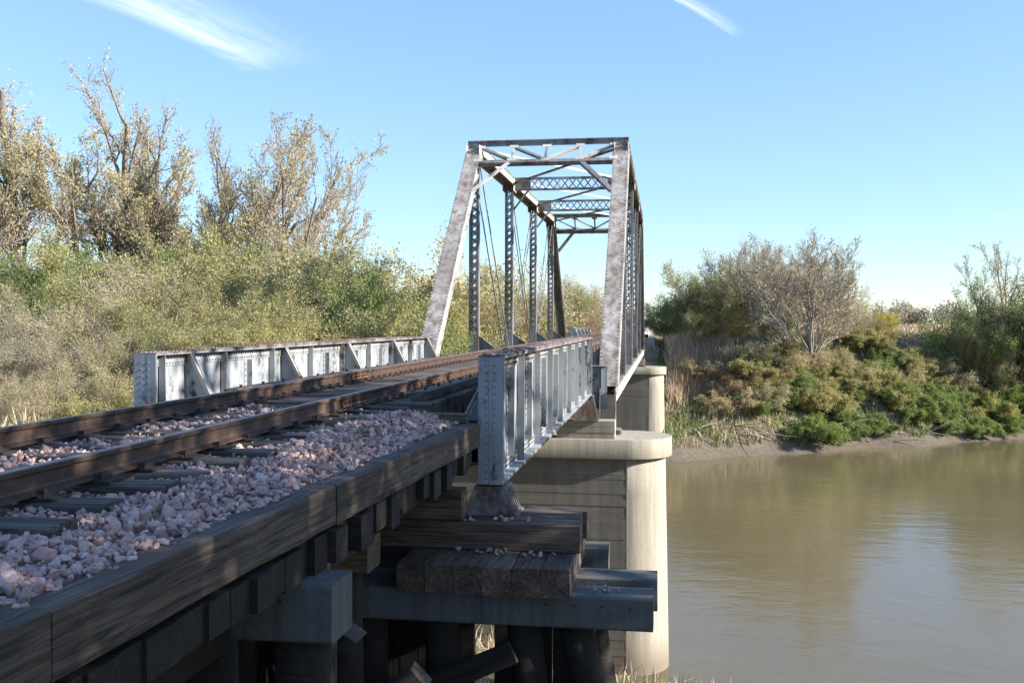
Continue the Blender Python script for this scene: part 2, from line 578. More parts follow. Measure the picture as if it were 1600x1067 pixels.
def vnoise(x, y, seed=0):
    """smooth value noise on arrays"""
    xi, yi = np.floor(x).astype(int), np.floor(y).astype(int)
    xf, yf = x - xi, y - yi
    xf, yf = xf * xf * (3 - 2 * xf), yf * yf * (3 - 2 * yf)
    def h(a, b):
        n = (a * 374761393 + b * 668265263 + seed * 974634777) & 0x7fffffff
        n = ((n ^ (n >> 13)) * 1274126177) & 0x7fffffff
        return ((n ^ (n >> 16)) & 0xffff) / 65535.0
    return (h(xi, yi) * (1 - xf) + h(xi + 1, yi) * xf) * (1 - yf) + (h(xi, yi + 1) * (1 - xf) + h(xi + 1, yi + 1) * xf) * yf

# ------------------------------------------------------------------ terrain and river
WATER_Z = -8.7
NEAR_X = [-400, -60, -25, -13, -9, -5.5, -4.2, 4.5, 15, 30, 60, 400]
NEAR_Y = [380, 108, 78, 66, 60, 52, 30, 26.3, 24.5, 21, 14, -60]
FAR_X = [-400, -60, -30, -13, -9, -5, 5, 16.5, 34, 60, 400]
FAR_Y = [410, 138, 102, 79, 70, 67, 68, 75.6, 86.6, 103, 310]

def sstep(a, b, x):
    t = np.clip((x - a) / (b - a), 0, 1)
    return t * t * (3 - 2 * t)

def ground_z(X, Y):
    X, Y = np.asarray(X, float), np.asarray(Y, float)
    wob = (vnoise(X * 0.25, Y * 0.25, 3) - 0.5) * 1.6 + (vnoise(X * 0.8, Y * 0.8, 5) - 0.5) * 0.7
    dn = (np.interp(X, NEAR_X, NEAR_Y) - Y) * 0.92 + wob * 0.6
    df = (Y - np.interp(X, FAR_X, FAR_Y)) * 0.86 + wob * sstep(1, 14, np.abs(X)) * 0.8
    zn = np.interp(dn, [-6, 0, 2, 10, 18, 26, 40], [-10, -8.75, -8.2, -5.4, -3.4, -2.2, -2.0])
    zr = np.interp(df, [-6, 0, 1.2, 2.4, 4.2, 7, 9.5, 12.5, 17, 28], [-10, -8.78, -8.25, -7.2, -5.4, -2.6, -0.7, -0.45, -1.3, -1.6])
    zl = np.interp(df, [-6, 0, 1.5, 4, 8, 13, 17, 24], [-10, -8.78, -7.7, -6.7, -5.3, -2.6, -1.6, -1.5])
    zf = zl + (zr - zl) * sstep(7, 12.5, X)
    z = np.where(dn > -3, np.maximum(zn, -10), np.where(df > -6, zf, -10))
    z = np.maximum(np.where(dn > df, zn, zf), -10.0)
    z = z + (vnoise(X * 0.5, Y * 0.5, 9) - 0.5) * 0.5 * sstep(-8.6, -6.5, z) + (vnoise(X * 1.7, Y * 1.7, 12) - 0.5) * 0.22 * sstep(-8.9, -7.5, z)
    # railway embankments behind the trestle and beyond the far abutment
    emb_n = -0.80 - np.maximum(np.abs(X) - 2.6, 0) * 0.62 - np.maximum(Y - 1.0, 0) * 0.9
    emb_f = -0.62 - np.maximum(np.abs(X) - 2.6, 0) * 0.55 - np.maximum(87.6 - Y, 0) * 0.9
    z = np.maximum(z, np.where(Y < 30, emb_n, -99))
    z = np.maximum(z, np.where(Y > 60, emb_f, -99))
    return z

def gz(x, y):
    return float(ground_z(np.array([x]), np.array([y]))[0])

def grid_mesh(name, xs, ys, zf, mat):
    X, Y = np.meshgrid(xs, ys)
    Z = zf(X, Y)
    v = np.stack([X, Y, Z], -1).reshape(-1, 3)
    nx, ny = len(xs), len(ys)
    i = np.arange(nx - 1)[None, :] + np.arange(ny - 1)[:, None] * nx
    f = np.stack([i, i + 1, i + 1 + nx, i + nx], -1).reshape(-1, 4)
    me = quad_mesh(name, v, f)
    me.materials.append(mat)
    me.polygons.foreach_set('use_smooth', np.ones(len(f), bool))
    return link(name, me)

def quad_mesh(name, v, f, tone=None):
    me = bpy.data.meshes.new(name)
    n, k = f.shape
    me.vertices.add(len(v))
    me.vertices.foreach_set('co', np.ascontiguousarray(v, np.float32).ravel())
    me.loops.add(n * k)
    me.loops.foreach_set('vertex_index', np.ascontiguousarray(f, np.int32).ravel())
    me.polygons.add(n)
    me.polygons.foreach_set('loop_start', np.arange(0, n * k, k, dtype=np.int32))
    me.polygons.foreach_set('loop_total', np.full(n, k, np.int32))
    me.update(calc_edges=True)
    me.shade_flat()
    if tone is not None:
        a = me.attributes.new('tone', 'FLOAT', 'POINT')
        a.data.foreach_set('value', np.ascontiguousarray(tone, np.float32))
    return me

def axis(lo, f0, f1, hi, step):
    a = list(np.arange(f0, f1 + 1e-6, step))
    s, x = step, f0
    left = []
    while x > lo:
        s *= 1.35
        x -= s
        left.append(max(x, lo))
    s, x = step, f1
    right = []
    while x < hi:
        s *= 1.35
        x += s
        right.append(min(x, hi))
    return np.array(left[::-1] + a + right)

ground = grid_mesh('ground', axis(-3500, -45, 62, 3500, 0.7), axis(-300, -12, 120, 5000, 0.7), ground_z, M['ground'])
tag(ground, None, kind='structure')
wb = MB()
wb.poly([(-500, 5, WATER_Z), (500, -150, WATER_Z), (500, 420, WATER_Z), (-500, 480, WATER_Z)], [(0, 1, 2, 3)])
river = wb.build('river', M['water'])
tag(river, None, kind='structure')

# ------------------------------------------------------------------ track
RAIL_X = 0.7525
RAIL_H = 0.158
TIE_TOP = -RAIL_H - 0.018
GIRD_Y0, GIRD_Y1 = 11.70, 27.0
T_Y0, PANEL, T_X = 28.07, 8.524, 2.752
T_Y1 = T_Y0 + 5 * PANEL          # 70.69
FAR_G0, FAR_G1 = T_Y1 + 0.9, T_Y1 + 16.2

track = thing('railroad_track', 'single rusty railroad track running over the trestle and through the truss', 'railroad track', (0, -2, -0.35))
rail_prof = [(-0.068, 0), (0.068, 0), (0.068, 0.010), (0.012, 0.026), (0.009, 0.040), (0.009, 0.112), (0.034, 0.124), (0.036, 0.150), (0.030, 0.158),
             (-0.030, 0.158), (-0.036, 0.150), (-0.034, 0.124), (-0.009, 0.112), (-0.009, 0.040), (-0.012, 0.026), (-0.068, 0.010)]
for sx in (-1, 1):
    rb = MB()
    y = -4.0
    while y < 620:
        y2 = y + (6.0 if y < 120 else 60)
        rb.prism(rail_prof, (sx * RAIL_X, y, -RAIL_H), (sx * RAIL_X, y2 - 0.004, -RAIL_H))
        y = y2
    ro = rb.build('rail', [M['rail'], M['rail_head']], track)
    mi = []
    for p in ro.data.polygons:
        mi.append(1 if (p.normal.z > 0.9 and p.center.z > -0.02) else 0)
    ro.data.polygons.foreach_set('material_index', mi)
    for jy in ((10.9, 22.6) if sx > 0 else (15.9, 27.9)):
        for side in (-1, 1):
            jb = MB()
            x = sx * RAIL_X + side * 0.022
            jb.prism([(-0.012, -0.125), (0.028 if side > 0 else 0.012, -0.125), (0.014, -0.100), (0.014, -0.052), (0.020, -0.040), (-0.012, -0.040)] if side > 0 else
                     [(-0.028, -0.125), (0.012, -0.125), (0.012, -0.040), (-0.020, -0.040), (-0.014, -0.052), (-0.014, -0.100)],
                     (x, jy - 0.42, 0), (x, jy + 0.42, 0))
            for k in range(6):
                yy = jy - 0.35 + k * 0.14
                jb.prism([(0.017 * math.cos(q * math.pi / 3), 0.017 * math.sin(q * math.pi / 3)) for q in range(6)],
                         (x + side * 0.012, yy, -0.078), (x + side * 0.042, yy, -0.078))
            jb.build('joint_bar', M['rust'] if (sx < 0 and jy < 20) else M['rail'], ro)

def tie_plate_mesh():
    b = MB()
    b.box(-0.17, 0.17, -0.095, 0.095, 0, 0.016)
    b.box(-0.085, -0.070, -0.095, 0.095, 0.016, 0.028)
    b.box(0.070, 0.085, -0.095, 0.095, 0.016, 0.028)
    me = bpy.data.meshes.new('tie_plate')
    me.from_pydata(b.v, [], b.f)
    me.materials.append(M['spike'])
    return me

def spike_mesh():
    b = MB()
    b.bar((0, 0, 0.01), (0, 0, 0.062), 0.018, 0.018, up=(0, 1, 0))
    b.prism([(-0.019, 0), (0.019, 0), (0.016, 0.016), (-0.016, 0.016)], (0.018, 0, 0.048), (-0.036, 0, 0.040))
    me = bpy.data.meshes.new('spike')
    me.from_pydata(b.v, [], b.f)
    me.materials.append(M['spike'])
    return me

PLATE, SPIKE = tie_plate_mesh(), spike_mesh()
tie_meshes = [timber_mesh(2.62, 0.225, 0.18, 0.014, 6, 0.007) for _ in range(5)]
btie_meshes = [timber_mesh(3.05, 0.215, 0.24, 0.010, 3, 0.004) for _ in range(4)]
ltie_meshes = [timber_mesh(4.0, 0.215, 0.24, 0.010, 3, 0.004)]
for mm in tie_meshes:
    mm.materials.append(M['tie'])
for mm in btie_meshes + ltie_meshes:
    mm.materials.append(M['bridge_tie'])

def put_tie(me, L, y, zt, hh, near, skew=0.0):
    x0 = -L / 2 + rnd.uniform(-0.05, 0.05)
    m4 = Matrix.Translation((x0, y, zt - hh / 2)) @ Matrix.Rotation(skew, 4, 'Z') @ Matrix.Rotation(rnd.uniform(-0.02, 0.02), 4, 'X')
    o = link('tie', me, track, m4)
    if near:
        for sx in (-1, 1):
            pm = Matrix.Translation((sx * RAIL_X, y, zt))
            link('tie_plate', PLATE, o, pm)
            if y < 24:
                link('spike', SPIKE, o, pm @ Matrix.Translation((0.088, -0.05, 0)))
                link('spike', SPIKE, o, pm @ Matrix.Translation((-0.088, 0.05, 0)) @ Matrix.Rotation(math.pi, 4, 'Z'))
    return o

y = 0.2
while y < 11.3:
    put_tie(rnd.choice(tie_meshes), 2.62, y, TIE_TOP + rnd.uniform(-0.012, 0.0), 0.18, True, rnd.uniform(-0.025, 0.025))
    y += 0.545 + rnd.uniform(-0.03, 0.03)
y = 11.75
k = 0
while y < FAR_G1 + 0.5:
    put_tie(rnd.choice(btie_meshes), 3.05, y, TIE_TOP, 0.24, y < 36)
    y += 0.37 + rnd.uniform(-0.012, 0.012) if y < 40 else 0.40
    k += 1
y = FAR_G1 + 1.0
while y < 150:
    put_tie(tie_meshes[0], 2.62, y, TIE_TOP, 0.18, False)
    y += 0.56
# guard timbers bolted on the tie ends of the open deck
for sx in (-1, 1):
    y = 12.1
    while y < FAR_G1:
        y2 = min(y + 5.6, FAR_G1)
        g = timber('guard_timber', track, (sx * 1.26, y, TIE_TOP + 0.062), (sx * 1.26, y2 - 0.01, TIE_TOP + 0.062), 0.2, 0.12, M['bridge_tie'], 0.01, 4, 0.004)
        if y < 30:
            bb = MB()
            yy = y + 0.3
            while yy < y2 - 0.1:
                bb.prism([(0.022 * math.cos(q * math.pi / 3), 0.022 * math.sin(q * math.pi / 3)) for q in range(6)],
                         (sx * 1.26, yy, TIE_TOP + 0.122), (sx * 1.26, yy, TIE_TOP + 0.158), up=(0, 1, 0))
                yy += 0.74
            tag(bb.build('bolts', M['spike'], g), None, kind='stuff')
        y = y2

# ------------------------------------------------------------------ ballasted timber trestle in front of the girder span
trestle = thing('timber_trestle', 'dark creosoted timber trestle carrying the ballasted track beside the near girder', 'trestle', (0, 6, -6))
CURB = [((1.855, -2.6, -0.395), (1.90, 3.4, -0.41)), ((1.90, 3.41, -0.412), (1.945, 6.55, -0.445)), ((1.95, 6.57, -0.447), (2.06, 11.42, -0.505))]
for a, b in CURB:
    timber('curb_timber', trestle, a, b, 0.20, 0.285, M['curb'], 0.014, 10, 0.005)
for a, b in CURB:
    timber('curb_timber', trestle, (-a[0], a[1], a[2]), (-b[0], b[1], b[2]), 0.20, 0.285, M['curb'], 0.014, 4, 0.004)
timber('end_timber', trestle, (-1.95, 11.36, -0.30), (2.02, 11.36, -0.33), 0.16, 0.16, M['curb'], 0.012, 6, 0.005)
timber('end_timber', trestle, (-1.93, 11.37, -0.49), (1.93, 11.37, -0.50), 0.15, 0.2, M['dark_timber'], 0.012)
y = -2.4
while y < 11.4:
    w = rnd.choice((0.2, 0.25, 0.25, 0.3))
    zt = -0.56 - (y + 2.4) / 13.8 * 0.10
    hgt = rnd.choice((0.2, 0.22, 0.26))
    ex = rnd.choice((0.0, 0.0, 0.02, -0.05, 0.06))
    timber('deck_plank', trestle, (-1.95, y + w / 2, zt - hgt / 2), (1.93 + 0.012 * y + ex, y + w / 2, zt - hgt / 2), w - 0.006, hgt, M['dark_timber'], 0.008)
    y += w
for sx in (-1.45, -1.0, -0.5, 0.5, 1.0, 1.45):
    for (ya, yb) in ((-1.5, 5.95), (6.5, 9.15), (9.75, 11.5)):
        timber('stringer', trestle, (sx, ya, -1.06), (sx, yb, -1.08), 0.2, 0.40, M['dark_timber'])
# concrete bent caps
def cap_beam(x0, x1, y0, y1, z0, z1, holes):
    me = timber_mesh(x1 - x0, y1 - y0, z1 - z0, 0.022, 8, 0.004)
    me.materials.append(M['cap_concrete'])
    o = link('concrete_cap', me, trestle, frame((x0, (y0 + y1) / 2, (z0 + z1) / 2), (x1, (y0 + y1) / 2, (z0 + z1) / 2)))
    hb = MB()
    for hx in holes:
        hb.prism([(0.014 * math.cos(q * math.pi / 4), 0.014 * math.sin(q * math.pi / 4)) for q in range(8)], (hx, y0 - 0.004, z1 - 0.11), (hx, y0 + 0.01, z1 - 0.11))
    hb.build('tie_hole', M['spike'], o)
    return o
cap_beam(-2.2, 2.2, 6.02, 6.45, -1.25, -0.87, (1.55, 1.85))
cap_beam(-3.2, 4.20, 10.60, 11.05, -2.50, -2.135, (3.05, 3.35, 3.65, 3.95, 0.9))
cap_beam(-3.2, 4.24, 11.38, 11.82, -2.50, -2.13, ())
cap_beam(-3.0, 3.62, 12.45, 12.8, -2.36, -2.02, ())
# stack of cap timbers under the girder shoes
for k in range(6):
    timber('cap_block', trestle, (1.405 + 0.158 + k * 0.319, 10.46 + rnd.uniform(-0.015, 0.015), -1.98), (1.405 + 0.158 + k * 0.319, 12.62, -1.98), 0.314, 0.31, M['cap_timber'], 0.012, 4, 0.004)
for k in range(6):
    timber('cap_block', trestle, (-1.405 - 0.158 - k * 0.319, 10.46, -1.98), (-1.405 - 0.158 - k * 0.319, 12.62, -1.98), 0.314, 0.31, M['cap_timber'], 0.012)
for k in range(3):
    timber('cap_timber', trestle, (-3.35, 11.40 + k * 0.405, -1.66), (3.33 + (0.03, 0.0, 0.05)[k], 11.40 + k * 0.405, -1.66), 0.398, 0.32, M['cap_timber'], 0.014, 6, 0.004)
timber('bolster_timber', trestle, (-1.97, 11.42, -1.325), (1.97, 11.42, -1.325), 0.34, 0.345, M['cap_timber'], 0.012, 5, 0.004)
timber('bent_timber', trestle, (-1.45, 9.43, -1.46), (1.46, 9.43, -1.46), 0.42, 0.33, M['cap_timber'], 0.014, 4, 0.005)
timber('bent_timber', trestle, (0.2, 8.2, -1.5), (1.36, 8.2, -1.5), 0.36, 0.30, M['dark_timber'], 0.014)
# piles
def pile(x, y, ztop, zbot, r, lean=0.0):
    b = MB()
    n = 14
    rs = [(0, 1.0), (0.25, 1.03), (0.6, 1.06), (1, 1.1)]
    pts, fs = [], []
    for i, (t, s) in enumerate(rs):
        for q in range(n):
            a = 2 * math.pi * q / n
            rr = r * s * (1 + 0.05 * math.sin(3 * a + x * 5) + rnd.uniform(-0.03, 0.03))
            pts.append((x + lean * t + rr * math.cos(a), y + rr * math.sin(a), ztop + (zbot - ztop) * t))
    for i in range(3):
        for q in range(n):
            fs.append((i * n + q, (i + 1) * n + q, (i + 1) * n + (q + 1) % n, i * n + (q + 1) % n))
    fs.append(tuple(range(n)))
    b.poly(pts, fs)
    o = b.build('pile', M['dark_timber'], trestle, True)
    return o
for (x, ln) in ((-1.9, -0.3), (-1.15, -0.1), (-0.4, 0), (0.45, 0), (1.25, 0.05), (1.93, 0.12)):
    pile(x, 6.24, -1.25, gz(x, 6.2) - 0.4, 0.185, ln)
for (x, ln) in ((-2.6, -0.5), (-1.7, -0.2), (-0.8, 0), (0.2, 0), (1.0, 0.0), (1.85, 0.1), (2.75, 0.25), (3.35, 0.45)):
    pile(x, 10.86, -2.5, gz(x, 10.8) - 0.4, 0.19, ln)
for (x, ln) in ((-2.2, -0.4), (-0.9, 0), (0.5, 0), (1.6, 0.1), (2.6, 0.2), (3.45, 0.4)):
    pile(x, 11.62, -2.5, gz(x, 11.6) - 0.4, 0.17, ln)
for x in (-1.2, 0.0, 1.15):
    pile(x, 9.43, -1.62, gz(x, 9.4) - 0.4, 0.18)
timber('brace', trestle, (0.9, 8.9, -3.6), (2.05, 9.0, -2.50), 0.26, 0.24, M['cap_timber'], 0.01)
timber('brace', trestle, (-2.6, 10.5, -5.2), (2.7, 10.5, -2.75), 0.09, 0.24, M['dark_timber'], 0.01)
for k in range(26):  # added plank wall with gaps, keeps the space under the deck dark
    x = -3.3 + k * 0.262
    if k in (13, 20):
        continue
    timber('added_dark_plank', trestle, (x, 12.98, -2.05), (x, 12.98, gz(x, 12.9) - 0.3), 0.25, 0.09, M['dark_timber'], 0.006, 1, 0.0, (0, 1, 0))
for x in (-1.6, -0.6, 0.4, 1.3):
    pile(x, 8.15, -1.65, gz(x, 8.1) - 0.4, 0.19)
fl = MB()
pts = []
for k in range(7):
    t = k / 6
    pts += [(1.98 + 0.26 * t, 6.40, -1.255 - 0.10 * t * t), (1.98 + 0.26 * t, 6.66, -1.262 - 0.10 * t * t)]
fl.poly(pts, [(2 * k, 2 * k + 2, 2 * k + 3, 2 * k + 1) for k in range(6)])
fo = fl.build('flashing_sheet', M['spike'], trestle)
fo.modifiers.new('thick', 'SOLIDIFY').thickness = 0.006

# ------------------------------------------------------------------ plate girders
def girder(xc, y0, y1, inner, label, detail, shoe_z):
    """riveted plate girder along Y; inner = +1/-1 is the side facing the track"""
    L = y1 - y0
    zt, zb = 0.432, -1.165
    g = thing('plate_girder', label, 'bridge girder', (xc, (y0 + y1) / 2, zb), None)
    wbm = MB()
    wbm.box(xc - 0.007, xc + 0.007, y0 + 0.01, y1 - 0.01, zb + 0.03, zt - 0.035)
    wbm.build('web', M['girder'], g)
    tf = MB()
    tf.box(xc - 0.15, xc + 0.15, y0, y1, zt - 0.030, zt - 0.014)
    tf.box(xc - 0.15, xc + 0.15, y0 + 1.3, y1 - 1.3, zt - 0.013, zt)
    if detail:
        tf.box(xc - 0.15, xc + 0.15, y0 + 3.2, y1 - 3.2, zt + 0.001, zt + 0.014)
    tfo = tf.build('top_flange', M['girder_top'], g)
    an = MB()
    for s in (-1, 1):
        an.box(xc + s * 0.009, xc + s * 0.022, y0, y1, zt - 0.20, zt - 0.045)
        an.box(xc + s * 0.009, xc + s * 0.145, y0, y1, zt - 0.046, zt - 0.032)
        an.box(xc + s * 0.009, xc + s * 0.022, y0, y1, zb + 0.045, zb + 0.20)
        an.box(xc + s * 0.009, xc + s * 0.145, y0, y1, zb + 0.032, zb + 0.046)
    an.build('flange_angle', M['girder'], g)
    bf = MB()
    bf.box(xc - 0.15, xc + 0.15, y0, y1, zb + 0.014, zb + 0.030)
    bf.box(xc - 0.15, xc + 0.15, y0 + 1.6, y1 - 1.6, zb, zb + 0.013)
    bf.build('bottom_flange', M['girder_top'], g)
    # stiffeners: angle pairs on both faces
    npan = 8
    ys = [y0 + 0.06, y0 + 0.34] + [y0 + 0.34 + (L - 0.68) * k / npan for k in range(1, npan)] + [y1 - 0.34, y1 - 0.06]
    mids = [0.5 * (a + b) for a, b in zip(ys[1:-2], ys[2:-1])]
    riv = MB()
    R = 0.018
    for y in ys:
        for s in (-1, 1):
            sb = MB()
            out = 0.145 if y in (ys[0], ys[-1]) else 0.115
            sb.box(xc + s * 0.024, xc + s * 0.037, y - 0.045, y + 0.045, zb + 0.048, zt - 0.048)
            sb.box(xc + s * 0.038, xc + s * out, y - 0.045, y - 0.032, zb + 0.048, zt - 0.048)
            sb.build('stiffener', M['girder'], g)
            if detail:
                z = zb + 0.1
                while z < zt - 0.08:
                    riv.rivet((xc + s * 0.037, y + 0.012, z), (s, 0, 0), R)
                    z += 0.085
    # riveted seam straps between the stiffeners, and end plates
    for y in mids:
        for s in (-1, 1):
            sb = MB()
            sb.box(xc + s * 0.009, xc + s * 0.018, y - 0.11, y + 0.11, zb + 0.2, zt - 0.2)
            sb.box(xc + s * 0.019, xc + s * 0.10, y - 0.012, y, zb + 0.21, zt - 0.21)
            sb.build('stiffener', M['girder'], g)
            if detail:
                for dy in (-0.075, 0.06):
                    z = zb + 0.24
                    while z < zt - 0.22:
                        riv.rivet((xc + s * 0.018, y + dy, z), (s, 0, 0), R)
                        z += 0.09
    for yy in (y0 - 0.007, y1 + 0.007):
        for (xa, xb, ty) in ((-0.15, -0.022, 0.006), (0.022, 0.15, 0.006), (-0.018, 0.018, 0.004)):
            ep = MB()
            ep.box(xc + xa, xc + xb, yy - ty, yy + ty, zb + 0.03, zt - 0.031)
            ep.build('end_plate', M['girder'], g)
    if detail:
        for s in (-1, 1):
            y = y0 + 0.12
            while y < y1 - 0.1:
                for z in (zt - 0.10, zt - 0.165, zb + 0.10, zb + 0.165):
                    riv.rivet((xc + s * 0.022, y + (0.04 if z in (zt - 0.165, zb + 0.165) else 0), z), (s, 0, 0), R)
                y += 0.085
        y = y0 + 0.1
        while y < y1 - 0.1:
            for dx in (-0.11, -0.055, 0.055, 0.11):
                top = zt + (0.014 if y0 + 3.2 < y < y1 - 3.2 else (0.0 if y0 + 1.3 < y < y1 - 1.3 else -0.014))
                riv.rivet((xc + dx, y, top), (0, 0, 1), R)
            y += 0.12
        for s in (-1, 1):
            z = zb + 0.1
            while z < zt - 0.08:
                riv.rivet((xc + s * 0.05, y0 - 0.013, z), (0, -1, 0), 0.012)
                z += 0.085
        tag(riv.build('rivets', M['girder_top'], g), None, kind='stuff')
    # triangular knee gussets towards the floor on the track side
    for k in range(5):
        y = y0 + 1.05 + k * (L - 1.5) / 4.0
        gb = MB()
        pts = [(xc + inner * 0.02, zt - 0.06), (xc + inner * 0.10, zt - 0.06), (xc + inner * 0.62, -0.62), (xc + inner * 0.62, zb + 0.1), (xc + inner * 0.02, zb + 0.1)]
        n = len(pts)
        v = [(p[0], y - 0.006, p[1]) for p in pts] + [(p[0], y + 0.006, p[1]) for p in pts]
        gb.poly(v, [tuple(range(n)), tuple(range(2 * n - 1, n - 1, -1))] + [(i, n + i, n + (i + 1) % n, (i + 1) % n) for i in range(n)])
        go = gb.build('knee_gusset', M['girder'], g)
        ab = MB()
        ab.bar((xc + inner * 0.105, y - 0.012, zt - 0.05), (xc + inner * 0.625, y - 0.012, -0.62), 0.10, 0.012, up=(inner * 0.6, 0, 0.5))
        ab.bar((xc + inner * 0.09, y - 0.014, zt - 0.06), (xc + inner * 0.61, y - 0.014, -0.63), 0.012, 0.09, up=(inner * 0.6, 0, 0.5))
        ab.build('gusset_angle', M['truss_pale'], go)
    # floor beams under the ties, each its own part
    if inner > 0:
        for k in range(5):
            y = y0 + 1.05 + k * (L - 1.5) / 4.0
            fb = MB()
            fb.box(-2.1, 2.1, y - 0.006, y + 0.006, -1.02, -0.46)
            fb.box(-2.1, 2.1, y - 0.12, y + 0.12, -0.475, -0.46)
            fb.box(-2.1, 2.1, y - 0.12, y + 0.12, -1.035, -1.02)
            fb.build('floor_beam', M['truss_dark'], g)
        for sx in (-0.9, 0.9):
            sb = MB()
            sb.box(sx - 0.006, sx + 0.006, y0 + 0.1, y1 - 0.1, -0.94, -0.43)
            sb.box(sx - 0.10, sx + 0.10, y0 + 0.1, y1 - 0.1, -0.43, -0.415)
            sb.build('floor_stringer', M['truss_dark'], g)
    # cast shoes at both ends
    for (yy, zz) in ((y0 + 0.14, shoe_z[0]), (y1 - 0.25, shoe_z[1])):
        sb = MB()
        h0, h1 = zz, zb
        a, b = 0.33, 0.19
        v = [(xc - a, yy - 0.22, h0), (xc + a, yy - 0.22, h0), (xc + a, yy - 0.19, h0), (xc - a, yy - 0.19, h0),
             (xc - b, yy - 0.16, h1), (xc + b, yy - 0.16, h1), (xc + b, yy - 0.13, h1), (xc - b, yy - 0.13, h1)]
        sb.poly(v, [(3, 2, 1, 0), (4, 5, 6, 7), (0, 1, 5, 4), (1, 2, 6, 5), (2, 3, 7, 6), (3, 0, 4, 7)])
        for s in (-1, 1):
            for q in range(4):
                y_ = yy - 0.10 + q * 0.115
                sb.poly([(xc + s * 0.08, y_, h0), (xc + s * a, y_, h0), (xc + s * b, y_, h1), (xc + s * 0.08, y_, h1),
                         (xc + s * 0.08, y_ + 0.028, h0), (xc + s * a, y_ + 0.028, h0), (xc + s * b, y_ + 0.028, h1), (xc + s * 0.08, y_ + 0.028, h1)],
                        [(0, 1, 2, 3), (7, 6, 5, 4), (0, 4, 5, 1), (1, 5, 6, 2), (2, 6, 7, 3), (3, 7, 4, 0)])
        sb.box(xc - a - 0.02, xc + a + 0.02, yy - 0.24, yy + 0.3, h0 - 0.0 + 0.001, h0 + 0.028)
        sb.box(xc - b - 0.01, xc + b + 0.01, yy - 0.17, yy + 0.27, h1 - 0.03, h1 - 0.001)
        sb.box(xc - 0.075, xc + 0.075, yy - 0.12, yy + 0.26, h0 + 0.03, h1 - 0.031)
        sb.build('shoe', M['girder_top'], g)
    return g

girder(2.234, GIRD_Y0, GIRD_Y1, -1, 'blue-grey riveted plate girder between the trestle end and round-nosed pier', True, (-1.50, -1.84))
girder(-2.234, GIRD_Y0, GIRD_Y1, 1, 'blue-grey plate girder with pale slanted gusset angles beside the thicket', True, (-1.50, -1.84))
girder(2.234, FAR_G0, FAR_G1, -1, 'distant plate girder seen behind the truss posts beside the reeds', False, (-1.84, -1.84))
girder(-2.234, FAR_G0, FAR_G1, 1, 'small distant plate girder with slanted gussets beyond the truss', False, (-1.84, -1.84))

# ------------------------------------------------------------------ concrete piers
def stadium(cx, half, r, y, n=36):
    p = []
    for k in range(n + 1):
        a = -math.pi / 2 + math.pi * k / n
        p.append((cx + half + r * math.cos(a), y + r * math.sin(a)))
    for k in range(n + 1):
        a = math.pi / 2 + math.pi * k / n
        p.append((cx - half + r * math.cos(a), y + r * math.sin(a)))
    return p

def loft(rings):
    b = MB()
    n = len(rings[0])
    pts = [p for r in rings for p in r]
    fs = []
    for i in range(len(rings) - 1):
        for k in range(n):
            fs.append((i * n + k, i * n + (k + 1) % n, (i + 1) * n + (k + 1) % n, (i + 1) * n + k))
    fs.append(tuple(range(n - 1, -1, -1)))
    fs.append(tuple(range((len(rings) - 1) * n, len(rings) * n)))
    b.poly(pts, fs)
    return b

